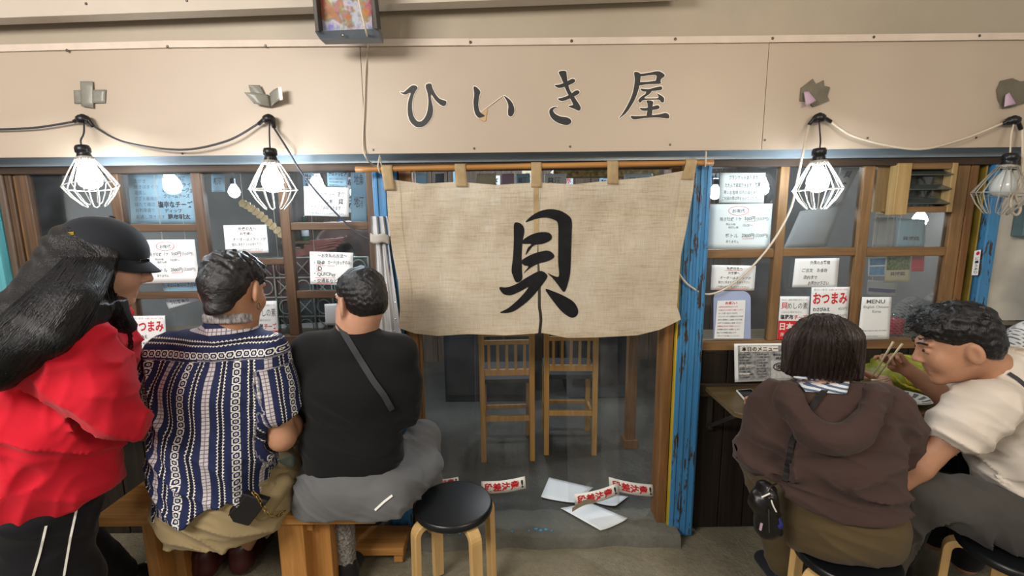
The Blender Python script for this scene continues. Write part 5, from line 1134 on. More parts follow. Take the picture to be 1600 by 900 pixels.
# ---- anatomy -------------------------------------------------------------
def frame(f, u):
    f = _n(f); u = _a(u); u = u-f*(u@f); u = u/np.linalg.norm(u); return f, u, np.cross(f, u)
def head(F_, c, f, u, s=1.0, neck=None, nr=0.058):
    f, u, r = frame(f, u); c = _a(c)
    def q(a, b, d): return c+(r*a+f*b+u*d)*s
    F_.ell(q(0, -.012, .022), (.075*s, .098*s, .092*s), f, u, .01)
    F_.ell(q(0, .028, -.045), (.060*s, .070*s, .085*s), f, u, .03*s)
    F_.ell(q(0, .074, -.108), (.024*s, .020*s, .020*s), f, u, .03*s)
    for g in (-1, 1):
        F_.ell(q(g*.040, .064, -.035), (.020*s, .022*s, .022*s), f, u, .035*s)
        F_.cap(q(g*.012, .090, .026), q(g*.045, .078, .026), .010*s, .008*s, .014*s)
        F_.ell(q(g*.031, .098, .006), (.016*s, .014*s, .010*s), f, u, .008*s, 's')
        F_.ell(q(g*.031, .083, .006), (.013*s, .012*s, .010*s), f, u, .003*s)
        F_.ell(q(g*.030, .084, -.0), (.015*s, .012*s, .004*s), f, u, .004*s)
        e = q(g*.083, -.016, -.016)
        fe = f-r*g*.55; F_.ell(e, (.011*s, .024*s, .036*s), fe, u-f*.15, .006*s); F_.ell(e+r*g*.011*s+f*.006*s, (.007*s, .012*s, .021*s), fe, u-f*.15, .005*s, 's')
    F_.cap(q(0, .094, .012), q(0, .113, -.026), .008*s, .012*s, .012*s)
    for g in (-1, 1): F_.ell(q(g*.012, .101, -.034), (.009*s, .011*s, .008*s), f, u, .006*s)
    F_.cap(q(-.020, .088, -.064), q(.020, .088, -.064), .0075*s, .0075*s, .008*s); F_.cap(q(-.016, .087, -.078), q(.016, .087, -.078), .0085*s, .0085*s, .006*s)
    F_.cap(q(-.024, .099, -.0705), q(.024, .099, -.0705), .0035*s, .0035*s, .003*s, 's')
    if neck is not None:
        F_.cap(q(0, -.030, -.045), neck, nr*s, nr*1.08*s, .035*s)
    return q
def fingers(F_, wr, d, n, s=1.0, side=1, curl=(.5, .6, .7, .8), thumb=None, spread=.12):
    """hand: palm, four fingers of unequal length with two bends, thumb from the side of the palm. d: direction of the palm, n: palm faces n"""
    d, n, r = frame(d, n); w = _a(wr); r = r*side
    pal = w+d*.050*s
    F_.seg(w+d*.012*s, w+d*.082*s, .026*s, .015*s, .038*s, .013*s, r, .012*s)
    for i, (ox, L) in enumerate([(-.029, .074), (-.010, .082), (.010, .077), (.028, .062)]):
        a = w+d*.086*s+r*ox*s; cu = curl[i]; dirv = d+r*ox*spread*20*.05; p = a; ang = 0
        for j, (fr, rr_) in enumerate([(.46, .0085), (.30, .0078), (.24, .0068)]):
            ang += cu*(.55 if j == 0 else .7); v = _n(dirv)*math.cos(ang)+n*math.sin(ang); e = p+v*L*fr*s; F_.cap(p, e, rr_*s, rr_*.92*s, .004*s); p = e
    t0 = w+d*.030*s-r*.030*s; tv = _n(d*.75-r*.75+n*.35) if thumb is None else _n(thumb); t1 = t0+tv*.038*s; t2 = t1+_n(tv+d*.5+n*.3)*.032*s
    F_.cap(w+d*.018*s-r*.012*s, t0, .015*s, .013*s, .012*s); F_.cap(t0, t1, .0115*s, .0095*s, .006*s); F_.cap(t1, t2, .0095*s, .0078*s, .004*s)
def arm(F_, sh, el, wr, s=1.0, k=.02): F_.chain([sh, (Vector(sh)+Vector(el))/2, el], [.052*s, .047*s, .040*s], k); F_.chain([el, Vector(el)*.7+Vector(wr)*.3, wr], [.040*s, .042*s, .027*s], k)
def limbs_under(F_, pel, ch, shs, hips, knees, ankles):
    F_.seg(pel, ch, .14, .09, .15, .10, k=.05)
    for sh in shs: F_.cap(ch, sh, .07, .05, .05)
    for h_, k_, a_ in zip(hips, knees, ankles): F_.chain([h_, k_], [.08, .052], .04); F_.chain([k_, a_], [.05, .034], .02)
def skin(name, col):
    m, nt, out = newmat(name); v = coords(nt); f = noise(nt, v, 18, 4); g = noise(nt, v, 220, 2); c = C(col)
    base = ramp(nt, f, [(.3, tuple(x*.86 for x in c)), (.7, c)])
    b = principled(nt, out, base, .5, 0, .4, g, .08, .003); b.inputs['Subsurface Weight'].default_value = .12; b.inputs['Subsurface Radius'].default_value = (.01, .004, .002); b.inputs['Subsurface Scale'].default_value = .5; return m
def cloth(name, col, rough=.85, var=.06, weave=500, bumps=.12):
    m, nt, out = newmat(name); v = coords(nt); c = C(col); f = noise(nt, v, 5, 4); g = noise(nt, v, weave, 2); h = noise(nt, v, 26, 4)
    base = ramp(nt, f, [(.3, tuple(x*(1-var*2) for x in c)), (.7, c)]); hh = (S(nt, g)*.35+S(nt, h)*.8)
    b = principled(nt, out, base, rough, 0, .25, hh.k, bumps, .006); b.inputs['Sheen Weight'].default_value = .08; return m
def hairmat(name, col, scale=(60, 60, 6), rough=.32, hl=.5):
    m, nt, out = newmat(name); c = C(col); f = noise(nt, coords(nt, scale), 3.0, 5, .65, .4)
    base = ramp(nt, f, [(.3, tuple(x*.45 for x in c)), (.75, tuple(min(1, x*1.5) for x in c))])
    principled(nt, out, base, rough, 0, hl, f, .6, .006); return m
SKIN = skin('warm_skin', 'c4947a'); SKIN2 = skin('tan_skin', 'bd8d70'); SKIN3 = skin('light_skin', 'cfa088')
HAIR = hairmat('black_hair', '131316'); HAIRB = hairmat('dark_brown_hair', '2a1d18', (90, 90, 5), .28, .6)
M['eye'] = pm('dark_eye', '1a1412', .15, var=.05, spec=.7)
def eyes(q, par, s=1.0, side=(-1, 1)):
    for g in side:
        build(MB().lathe([(0, -.006*s), (.005*s, -.004*s), (.0065*s, 0), (.005*s, .004*s), (0, .006*s)], q(g*.031, .0925, .006), 10), 'eye', M['eye'], par, smooth=True)
        a = q(g*.014, .1005, .030); b = q(g*.034, .0985, .036); c_ = q(g*.052, .084, .030); build(MB().tube(curve([a, b, c_], 12), .0035*s, 6), 'eyebrow', M['eye'], par, smooth=True)
def ribbon_on(F_, pxs, w, th, off=0.002, n=40):
    """flat strap laid along pixels over a field"""
    pts = np.array(pxs, float); t = np.linspace(0, len(pts)-1, n); xs = np.interp(t, range(len(pts)), pts[:, 0]); ys = np.interp(t, range(len(pts)), pts[:, 1])
    c = [hit(F_, x, y, off) for x, y in zip(xs, ys)]; c = [p for p in c if (p-CAM_LOC).length < 3.5]; n = len(c); mb = MB(); vs = []
    for i in range(n):
        d = (c[min(i+1, n-1)]-c[max(i-1, 0)]).normalized(); vw = (CAM_LOC-c[i]).normalized(); sd = d.cross(vw).normalized(); nn = sd.cross(d).normalized()
        nn = nn if nn.dot(vw) > 0 else -nn
        vs += [c[i]-sd*w/2-nn*.002, c[i]+sd*w/2-nn*.002, c[i]+sd*w/2+nn*th, c[i]-sd*w/2+nn*th]
    fs = []
    for i in range(n-1):
        for j in range(4): fs.append((i*4+j, i*4+(j+1) % 4, (i+1)*4+(j+1) % 4, (i+1)*4+j))
    fs += [(0, 1, 2, 3), tuple((n-1)*4+j for j in (3, 2, 1, 0))]; return mb.add(vs, fs)
def strands(paths, r=.0012, n=10):
    mb = MB()
    for p in paths: mb.tube(p, [r*(1-.75*i/(len(p)-1)) for i in range(len(p))], 3, cap=False)
    return mb
def shoe(F_, an, toe, s=1.0):
    an = Vector(an); toe = Vector(toe); F_.seg(V(an.x, an.y, .045), V(toe.x, toe.y, .036), .040*s, .045*s, .046*s, .034*s, (toe-an).cross(V(0, 0, 1)), .02); F_.cap(V(an.x, an.y, .05), V(an.x, an.y, .11), .046*s, .044*s, .02); F_.plane((0, 0, .004), (0, 0, -1)); return F_
# ------------------------------------------------------------------ the man in the black shirt
def Q(px, py, y): return P(px, py, y)
def benchclip(p):
    y = p[:, 1]; return BH+.002-np.clip((bench_y[0]-y)*1.2, 0, .045)-np.clip((y-bench_y[1]+.01)*8, 0, 1)-p[:, 2]
def man_black():
    t = thing('person', 'seated man in a black t-shirt with grey trousers and strap across his back', 'person', (Q(555, 800, -.5).x, -.5, 0))
    pel = Q(549, 752, -.50); ch = Q(553, 610, -.45); nk = Q(558, 512, -.43); hc = Q(563, 470, -.42)
    sl, sr = Q(486, 548, -.44), Q(622, 552, -.44); el, er = Q(476, 650, -.37), Q(634, 650, -.40); wl, wr = V(el.x+.08, -.20, TZ+.03), V(er.x-.08, -.20, TZ+.03)
    hl, hr = Q(505, 775, -.46), Q(600, 775, -.46); kl, kr = V(hl.x-.03, -.15, .56), V(hr.x+.10, -.17, .57); al, ar = V(Q(550, 880, -.30).x, -.36, .10), V(kr.x+.02, -.12, .10)
    f = (-.74, .64, -.20); u = (-.12, .16, 1)
    b = Field(); q = head(b, hc, f, u, 1.0, nk, .056); limbs_under(b, pel, ch, [sl, sr], [hl, hr], [kl, kr], [al, ar]); arm(b, sl, el, wl); arm(b, sr, er, wr)
    fingers(b, wl, (.3, .9, 0), (0, 0, -1), 1, 1); fingers(b, wr, (-.3, .9, 0), (0, 0, -1), 1, -1); b.cap(ch, nk, .07, .06, .05)
    body = grow_mesh(b, 'body', SKIN, t, .0048)
    sh = Field(); sh.seg(Q(549, 782, -.475), Q(552, 700, -.46), .185, .128, .172, .122, k=.04); sh.seg(Q(552, 700, -.47), Q(553, 600, -.45), .172, .122, .180, .118, k=.05); sh.seg(Q(553, 600, -.45), Q(555, 556, -.44), .180, .118, .150, .085, k=.05)
    for s_, e_ in ((sl, el), (sr, er)):
        d = (e_-s_); sh.chain([Vector(s_)+V(0, 0, -.005), s_+d*.45, s_+d*.86], [.066, .066, .066], .045)
        sh.cap(Q(556, 535, -.43), s_, .062, .060, .05)
        sh.cap(s_+d*.80, s_+d*1.1, .050, .056, .004, 's')
    sh.cap(Q(556, 540, -.435), nk, .085, .066, .03)
    sh.plane(nk+V(0, .0, .03), (-.1, .25, 1), .006); hz = Q(549, 780, -.58).z; sh.inter(lambda p: hz+.012*np.sin((p[:, 0]-pel.x)*9)-p[:, 2], .006)
    sh.disp(lambda p: folds(p, 34, .014, (.35, 0, 1), 1.0)*np.clip((1.05-p[:, 2])/.35, .15, 1)+.0025*nz3(p, 24, 2))
    shirt = grow_mesh(sh, 'shirt', cloth('black_jersey', '0f1012', .85, .12), t, .006)
    pt = Field(); pt.seg(Q(520, 766, -.46), Q(588, 766, -.46), .12, .130, .12, .130, (1, 0, 0), .05); pt.seg(pel, Q(549, 700, -.48), .165, .115, .15, .10, k=.04)
    for h_, k_, a_ in ((hl, kl, al), (hr, kr, ar)): pt.chain([h_, k_], [.105, .074], .05); pt.chain([k_, k_*.35+a_*.65], [.074, .062], .03)
    pt.cap(Q(610, 770, -.50), Q(668, 725, -.30), .085, .066, .05)
    pt.inter(lambda p: BH+.002-np.clip((p[:, 1]-bench_y[1]+.01)*8, 0, 1)-p[:, 2], .012)
    pt.disp(lambda p: folds(p, 40, .013, (.6, .2, 1), 4)+.002*nz3(p, 30, 1))
    pants = grow_mesh(pt, 'trousers', cloth('grey_cotton', '6f7173', .85, .1), t, .006)
    # right back pocket trim
    build(ribbon_on(pt, [(586, 797), (600, 784), (613, 774)], .008, .003, .001, 14), 'pocket_trim', M['white'], pants)
    build(MB().tube([hit(pt, x, y, .002) for x, y in ((590, 795), (598, 787), (606, 779))], .0016, 5), 'pocket_zip', M['ink'], pants)
    sk = Field(); sk.chain([al+V(0, 0, .19), al+V(0, 0, .0)], [.045, .040], .01); sk.disp(lambda p: .0025*nz3(p, 160, 1)); grow_mesh(sk, 'sock', pm('speckled_grey_sock', '83807a', .9, var=.5, scale=120), t, .005)
    fo = Field(); shoe(fo, al, al+V(-.01, .17, 0)); grow_mesh(fo, 'shoe', cloth('black_shoe', '1d1d1f', .6), t, .006)
    # hair: tight fade with a fuller top
    h = Field(); h.ell(q(0, -.018, .046), (.080, .102, .080), f, u, .01); h.ell(q(0, -.044, .0), (.076, .076, .085), f, u, .02)
    fn = _n(f); un = _n(u)
    h.inter(lambda p: ((p-q(0, .060, .05))@fn)+((p-q(0, .06, .05))@un)*-.35, .012); h.inter(lambda p: -((p-q(0, -.04, -.052))@un)+((p-q(0, -.04, -.05))@fn)*.75, .02); h.inter(lambda p: -((p-q(0, 0, -.06))@un), .01)
    h.disp(lambda p: .0035*nz3(p, 95, 2)*np.clip(((p-q(0, 0, .03))@un)*18, .15, 1)+.002*nz3(p, 220, 5)); grow_mesh(h, 'hair', HAIR, t, .004)
    eyes(q, t, 1.0, (-1,))
    st = ribbon_on(sh, [(528, 503), (537, 520), (560, 558), (583, 595), (600, 618), (612, 640)], .021, .004, .002, 50); build(st, 'bag_strap', cloth('dark_grey_webbing', '3a3b3f', .7), t)
    return t
man_black()
# ------------------------------------------------------------------ the man in the patterned shirt
def pattern_shirt():
    m, nt, out = newmat('navy_white_pattern'); at = N(nt, 'ShaderNodeAttribute'); at.attribute_name = 'weave'; sx = N(nt, 'ShaderNodeSeparateXYZ'); nt.links.new(at.outputs['Vector'], sx.inputs[0])
    u = S(nt, sx.outputs[0]); v = S(nt, sx.outputs[1]); s4 = (u/.150).frac()*4.0; idx = s4.floor(); tl = s4.frac()-.5; ta = tl.abs()
    i0 = idx.lt(.5); i2 = idx.gt(1.5)*idx.lt(2.5); iz = (idx.gt(.5)*idx.lt(1.5)).max(idx.gt(2.5))
    # hexagon chain
    vv = ((v/.023).frac()-.5).abs(); hx = (ta/.30).max(ta*1.15+vv*1.75); ringm = hx.gt(.72)*hx.lt(1.0); dot = hx.lt(.34)*hx.gt(.14); hexw = ringm.max(dot)*ta.lt(.34)
    # two zigzag lines with dark dashes between
    tri = ((v/.0105).frac()-.5).abs()*.26; z1 = ((ta-.15-tri+.065).abs()).lt(.052); dash = ta.lt(.13)*((v/.0105).frac()).gt(.35)
    # grey brick stripe
    br = ta.lt(.27); ln = (ta.lt(.03)).max(((v/.013).frac()).lt(.22)); ln2 = ((v/.013).frac()).gt(.8)*ta.lt(.27)
    wob = S(nt, noise(nt, coords(nt), 7, 3))
    navy = mixc(nt, wob, C('1c2340'), C('2c3560')); c1 = mixc(nt, hexw*i0, navy, C('e9e6dc')); c1 = mixc(nt, z1*iz, c1, C('ece9e0')); c1 = mixc(nt, dash*iz, c1, C('14141c'))
    grey = mixc(nt, ln, C('cfc9cc'), C('77707c')); c1 = mixc(nt, br*i2, c1, grey)
    g = noise(nt, coords(nt), 400, 2); principled(nt, out, c1, .75, 0, .25, g, .1, .004); return m
def man_pattern():
    t = thing('person', 'seated man in a navy and white patterned shirt with curly black hair', 'person', (Q(345, 820, -.55).x, -.55, 0))
    pel = Q(345, 765, -.55); ch = Q(340, 610, -.55); nk = Q(366, 505, -.54); hc = Q(367, 450, -.535)
    sl, sr = Q(263, 556, -.54), Q(419, 554, -.54); el, er = Q(228, 668, -.50), Q(441, 684, -.56); wl, wr = V(el.x+.06, -.25, TZ+.03), V(er.x-.05, -.28, TZ+.04)
    hl, hr = Q(295, 790, -.50), Q(395, 785, -.50); kl, kr = V(hl.x-.12, -.18, .55), V(hr.x+.05, -.18, .56); al, ar = V(Q(322, 890, -.3).x, -.30, .09), V(Q(395, 890, -.2).x, -.27, .09)
    f = (.06, .93, -.34); u = (0, .34, .93)
    b = Field(); q = head(b, hc, f, u, 1.06, nk, .052); limbs_under(b, pel, ch, [sl, sr], [hl, hr], [kl, kr], [al, ar]); arm(b, sl, el, wl, 1.08); arm(b, sr, er, wr, 1.08)
    fingers(b, wl, (.2, .95, 0), (0, 0, -1), 1, 1); fingers(b, wr, (-.2, .95, 0), (0, 0, -1), 1, -1); b.cap(ch, nk, .07, .058, .04)
    grow_mesh(b, 'body', SKIN2, t, .0048)
    sh = Field(); lowc = Q(338, 792, -.565)
    sh.seg(lowc, Q(335, 700, -.56), .190, .156, .196, .142, k=.04); sh.seg(Q(335, 700, -.56), Q(340, 600, -.55), .196, .140, .205, .128, k=.05); sh.seg(Q(340, 600, -.55), Q(344, 556, -.545), .205, .128, .165, .092, k=.05)
    for s_, e_ in ((sl, el), (sr, er)):
        d = e_-s_; sh.chain([s_, s_+d*.35, s_+d*.60], [.062, .068, .072], .05); sh.cap(Q(352, 535, -.54), s_, .064, .060, .05); sh.cap(s_+d*.56, s_+d*1.0, .056, .066, .004, 's')
    sh.cap(Q(356, 540, -.545), nk+V(0, 0, .03), .09, .072, .03); sh.plane(nk+V(0, -.01, .034), (0, .35, 1), .006)
    sh.inter(lambda p: (lowc.z+.022)+np.clip((p[:, 0]-lowc.x+.08)*.30, -.01, .06)+.006*np.sin(p[:, 0]*30)-p[:, 2], .006)
    sh.disp(lambda p: folds(p, 26, .010, (.7, 0, .7), 2.0)+folds(p, 20, .010, (1, 0, .15), 7)+.002*nz3(p, 26, 2))
    so = grow_mesh(sh, 'shirt', pattern_shirt(), t, .0055)
    co = np.empty(len(so.data.vertices)*3, np.float32); so.data.vertices.foreach_get('co', co); co = co.reshape(-1, 3).astype(float)
    cx = np.interp(co[:, 2], [lowc.z-.1, ch.z, nk.z], [lowc.x, ch.x, Q(352, 540, -.54).x]); th = np.arctan2(co[:, 0]-cx, -(co[:, 1]+.45)); wv = np.stack([(th*.215+.052)*1.0, co[:, 2]], 1)
    yoke = co[:, 2] > (ch.z+.135)      # yoke across the shoulders: bands run sideways
    wv[yoke] = np.stack([(co[yoke, 2]-(ch.z+.135))*1.0-.001, co[yoke, 0]], 1)
    for s_, e_ in ((sl, el), (sr, er)):
        A = _a(s_); D = _a(e_)-A; tt = ((co-A)@D)/(D@D); dist = np.linalg.norm(co-A-np.clip(tt, 0, 1)[:, None]*D, axis=1); m = (dist < .092) & (tt > .12) & (np.abs(co[:, 0]-cx) > .17)
        dn = _n(D); e1 = _n(np.cross(dn, (0, 1, 0))); e2 = np.cross(dn, e1); qq = co-A; ang = np.arctan2(qq@e1, -(qq@e2)); wv[m] = np.stack([ang[m]*.074+.03, tt[m]*np.linalg.norm(D)], 1)
    at = so.data.attributes.new('weave', 'FLOAT_VECTOR', 'POINT'); at.data.foreach_set('vector', np.concatenate([wv, np.zeros((len(wv), 1))], 1).astype(np.float32).ravel())
    col = Field(); cpts = [nk+V(.078*math.cos(a), -.006+.077*math.sin(a), .014-.012*math.sin(a)) for a in [R(k) for k in range(198, 344, 12)]]; col.chain(cpts, [.008]*len(cpts), .006); col.chain([p+V(0, 0, .016) for p in cpts], [.006]*len(cpts), .012); grow_mesh(col, 'collar', pm('striped_grey_collar', 'a9a6a6', .8, var=.5, scale=40, stretch=(4, 1, 1)), t, .004)
    pt = Field(); pt.seg(Q(315, 794, -.54), Q(378, 794, -.54), .135, .146, .135, .146, (1, 0, 0), .05); pt.seg(pel, Q(345, 715, -.54), .185, .12, .17, .11, k=.04)
    for h_, k_, a_ in ((hl, kl, al), (hr, kr, ar)): pt.chain([h_, k_], [.11, .085], .05); pt.chain([k_, k_*.2+a_*.8], [.085, .080], .03); pt.cap(k_*.3+a_*.7, a_-V(0, 0, .03), .055, .062, .004, 's')
    pt.cap(Q(402, 800, -.54), Q(440, 745, -.42), .092, .085, .05)
    pt.inter(benchclip, .012)
    pt.disp(lambda p: folds(p, 36, .012, (.5, .2, 1), 3)+.002*nz3(p, 30, 4)); pants = grow_mesh(pt, 'trousers', cloth('khaki_twill', 'a3916c', .85, .1), t, .006)
    for a_ in (al, ar):
        fo = Field(); shoe(fo, a_, a_+V(0, .18, 0), 1.05); grow_mesh(fo, 'shoe', pm('maroon_leather', '4a2224', .35, var=.2), t, .006)
    h = Field(); h.ell(q(0, -.012, .050), (.093, .112, .078), f, u, .01); h.ell(q(0, -.046, .006), (.076, .076, .070), f, u, .03); fn = _n(f); un = _n(u)
    h.inter(lambda p: ((p-q(0, .085, .05))@fn)-((p-q(0, .06, .05))@un)*.5, .012); h.cap(q(0, -.055, -.01), q(0, -.062, -.075), .066, .045, .03); h.inter(lambda p: -((p-q(0, -.06, -.088))@un)+((p-q(0, -.06, -.06))@fn)*.75, .02)
    for g_ in (-1, 1): h.ell(q(g_*.088, -.012, -.022), (.03, .032, .042), f, u, .008, 's')
    h.disp(lambda p: (.008*np.abs(nz3(p, 62, 2))+.005*nz3(p, 125, 5))*np.clip(((p-q(0, 0, -.03))@un)*12, .2, 1)); grow_mesh(h, 'hair', hairmat('black_curly_hair', '15161a', (40, 40, 40), .25, .6), t, .004)
    c = q(.088, -.005, -.062); build(MB().tube([Vector(c)+V(.003*math.sin(a), .004*math.sin(a), .011*math.cos(a)) for a in [2*math.pi*k/14 for k in range(14)]], .0016, 5, closed=True), 'earring', M['screw'], t, smooth=True)
    # wallet tucked into the back pocket, on its chain
    wy = min(hit(pt, 392, 800).y, hit(sh, 385, 770).y)-.004; wc = [P(x, y, wy) for x, y in ((349, 808), (383, 768), (421, 780), (391, 819))]
    mb = MB(); mb.poly([p+V(0, -.012, 0) for p in wc], (0, .026, 0)); wa = build(mb, 'wallet', pm('black_leather', '17171a', .4, var=.15, bumps=.1), t, bevel=.004)
    mb = MB(); mb.poly([wc[0]*.9+wc[3]*.1+V(.002, -.0135, .004), wc[1]*.9+wc[2]*.1+V(.002, -.0135, -.004), wc[1]*.84+wc[2]*.16+V(0, -.0135, -.004), wc[0]*.84+wc[3]*.16+V(0, -.0135, .004)], (0, .002, 0)); build(mb, 'wallet_seam', M['ink'], wa)
    chp = curve([P(396, 770, wy-.016), P(404, 778, wy-.014), P(411, 791, wy-.008), P(420, 804, wy-.004), hit(pt, 433, 807, .03), hit(pt, 443, 800, .03)], 26)
    for i in range(0, len(chp)-1, 2):
        a, b_ = chp[i], chp[min(i+2, len(chp)-1)]; md = (a+b_)/2; d = (b_-a).normalized(); sd = d.cross(V(0, 1, 0)).normalized(); s2 = d.cross(sd); w_ = sd if (i//2) % 2 else s2
        build(MB().tube([md+d*math.cos(x)*.010+w_*math.sin(x)*.006 for x in [2*math.pi*k/10 for k in range(10)]], .0018, 5, closed=True), 'chain_link', pm('brass_chain', 'a58a4c', .35, metal=.8), wa, smooth=True)
    pk = Field(); pk.seg(hit(pt, 410, 800, -.01), hit(pt, 440, 755, -.02), .035, .03, .04, .035, (1, 0, 0), .02); grow_mesh(pk, 'pocket_bulge', cloth('khaki_pocket', '9a8863', .85, .12), t, .006)
    tp = hit(pt, 448, 722, .01); tz = Field(); tz.ell(tp+V(0, 0, .0), (.028, .015, .02), k=.01); tz.ell(tp+V(.02, .0, .004), (.016, .014, .024), k=.01); tz.disp(lambda p: .004*nz3(p, 70, 1)); grow_mesh(tz, 'cloth_tip', cloth('grey_green_cloth', '87928c', .9, .15), t, .005)
    return t
man_pattern()
# ------------------------------------------------------------------ the woman in the brown hoodie
def woman_hoodie():
    t = thing('person', 'seated woman in a brown hoodie with bobbed dark hair and a bag strap', 'person', (Q(1310, 830, -.7).x, -.70, 0))
    pel = Q(1316, 800, -.70); ch = Q(1300, 670, -.67); nk = Q(1287, 598, -.65); hc = Q(1284, 548, -.635)
    sl, sr = Q(1218, 632, -.65), Q(1384, 636, -.65); el, er = Q(1188, 700, -.60), Q(1410, 702, -.60); wl, wr = V(el.x+.12, -.35, TZ+.04), P(1382, 596, -.30)
    hl, hr = Q(1270, 815, -.66), Q(1360, 818, -.66); kl, kr = V(hl.x+.0, -.30, .55), V(hr.x+.06, -.30, .55); al, ar = V(Q(1225, 860, -.4).x, -.44, .08), V(hr.x+.08, -.42, .08)
    f = (.04, .93, -.36); u = (.02, .34, .93)
    b = Field(); q = head(b, hc, f, u, 1.0, nk, .05); limbs_under(b, pel, ch, [sl, sr], [hl, hr], [kl, kr], [al, ar]); arm(b, sl, el, wl, .92); arm(b, sr, er, wr, .92); b.cap(ch, nk, .065, .055, .05)
    fingers(b, wl, (.3, .9, 0), (0, 0, -1), .92, 1); fingers(b, wr, (-.35, .3, .15), (-.2, -.3, -.9), .92, 1, (.7, .8, 1.1, 1.2))
    grow_mesh(b, 'body', SKIN3, t, .0048)
    sh = Field(); lowc = Q(1318, 780, -.70)
    sh.seg(lowc, Q(1312, 730, -.69), .172, .135, .176, .135, k=.04); sh.seg(Q(1312, 730, -.69), ch, .176, .135, .182, .130, k=.05); sh.seg(ch, Q(1295, 632, -.66), .182, .130, .155, .095, k=.05)
    for s_, e_, w_ in ((sl, el, wl), (sr, er, wr)):
        d = e_-s_; g = w_-e_; sh.chain([s_, s_+d*.5, e_+V(0, 0, -.01), e_+g*.22], [.062, .074, .074, .056], .05); sh.cap(Q(1292, 620, -.65), s_, .066, .066, .05)
    sh.cap(Q(1290, 630, -.66), nk, .085, .07, .03); sh.plane(nk+V(0, 0, .0), (0, .3, 1), .006); hz = Q(1300, 806, -.83).z
    sh.inter(lambda p: hz-.02-np.clip((p[:, 0]-lowc.x)*.12, -.03, .03)-p[:, 2], .01)
    sh.disp(lambda p: folds(p, 36, .024, (.2, 0, 1), 1.3)*np.clip((1.0-p[:, 2])/.2, .1, 1)+folds(p, 28, .012, (.8, 0, .6), 4)+.002*nz3(p, 26, 2))
    CL = cloth('brown_fleece', '4b3a36', .95, .12, 350, .2); grow_mesh(sh, 'hoodie', CL, t, .006)
    # hood lying open on the back: a heavy U-shaped roll and the pouch below it
    hd = Field(); rim = [hit(sh, x, y, o_) for x, y, o_ in ((1230, 606, .008), (1238, 624, .016), (1252, 650, .024), (1272, 672, .028), (1300, 684, .03), (1332, 678, .03), (1353, 657, .026), (1364, 630, .016), (1364, 606, .008))]
    hd.chain([Vector(p) for p in curve(rim, 32)], [.014+.012*math.sin(math.pi*k/32) for k in range(33)], .03)
    for x, y in ((1290, 690), (1315, 692), (1268, 680), (1338, 684)): hd.ell(hit(sh, x, y, .008), (.05, .022, .035), k=.03)
    for x, y in ((1224, 628), (1378, 630)): hd.ell(hit(sh, x, y, -.004), (.026, .016, .05), k=.035)
    hd.disp(lambda p: folds(p, 46, .006, (.5, 0, 1), 2)+.002*nz3(p, 30, 1)); grow_mesh(hd, 'hood', CL, t, .0055)
    # striped top showing inside the hood opening
    sm, nt, out = newmat('striped_inner_top'); tc_ = coords(nt); sp = N(nt, 'ShaderNodeSeparateXYZ'); nt.links.new(tc_, sp.inputs[0])
    vz = (S(nt, sp.outputs[2])*1.0+S(nt, sp.outputs[0])*.15+S(nt, noise(nt, tc_, 12))*.01); st_ = (vz/.013).frac().gt(.52); principled(nt, out, mixc(nt, st_, C('d8dde4'), C('5a6a84')), .8, 0, .2)
    ic = [(1240, 588), (1330, 588), (1322, 616), (1258, 612)]
    def inn(u_, v_):
        x = (ic[0][0]*(1-u_)+ic[1][0]*u_)*(1-v_)+(ic[3][0]*(1-u_)+ic[2][0]*u_)*v_; y = (ic[0][1]*(1-u_)+ic[1][1]*u_)*(1-v_)+(ic[3][1]*(1-u_)+ic[2][1]*u_)*v_
        p = hit(sh, x, y, .006+.006*math.sin(v_*3)); return p if p.y < -.5 else P(x, y, -.70)
    o = build(MB().grid(inn, 16, 8), 'inner_top', sm, t, smooth=True, recalc=False); o.modifiers.new('t', 'SOLIDIFY').thickness = .003
    pt = Field(); pt.seg(Q(1290, 815, -.70), Q(1346, 818, -.70), .12, .135, .12, .135, (1, 0, 0), .05); pt.seg(pel, Q(1312, 745, -.69), .165, .125, .155, .12, k=.04)
    for h_, k_, a_ in ((hl, kl, al), (hr, kr, ar)): pt.chain([h_, k_], [.105, .075], .05); pt.chain([k_, k_*.15+a_*.85], [.072, .066], .03)
    pt.inter(lambda p: .443-p[:, 2]-np.clip((np.hypot(p[:, 0]-s2c.x, p[:, 1]-s2c.y)-.15)*6, 0, 1), .012); pt.disp(lambda p: folds(p, 34, .007, (.4, .2, 1), 6)+.002*nz3(p, 30, 1)); grow_mesh(pt, 'trousers', cloth('olive_brown_cotton', '5a4c33', .9, .12), t, .006)
    for a_ in (al, ar):
        fo = Field(); shoe(fo, a_, a_+V(0, .17, 0), .95); grow_mesh(fo, 'shoe', cloth('dark_sneaker', '20222a', .7), t, .006)
    # bobbed hair
    h = Field(); h.ell(q(0, -.012, .034), (.094, .108, .086), f, u, .01)
    dn = np.array((0, -.03, -1.0)); 
    for k in range(-5, 6):
        a = R(180+k*25); top = q(.072*math.sin(a), .075*math.cos(a)-.012, .03); h.cap(top, top+(_a((math.sin(a)*.12*.2, 0, 0))*0)+dn*.118+_a(V(.020*math.sin(a), .02*math.cos(a)*-1*0, 0)), .034, .026, .03)
    bz = Q(1284, 596, -.72).z; h.inter(lambda p: bz-.012*np.sin(p[:, 0]*70)*.4-p[:, 2], .008)
    ff = _n((0.04, 1, 0)); h.inter(lambda p: (p-q(0, .055, 0))@ff, .015)
    h.disp(lambda p: .0035*np.sin(np.arctan2(p[:, 0]-hc.x, -(p[:, 1]-hc.y))*46+2*nz3(p, 20, 1))+.0025*nz3(p*np.array((1, 1, .25)), 120, 4)); grow_mesh(h, 'hair', HAIRB, t, .004)
    ho = h; ps = []
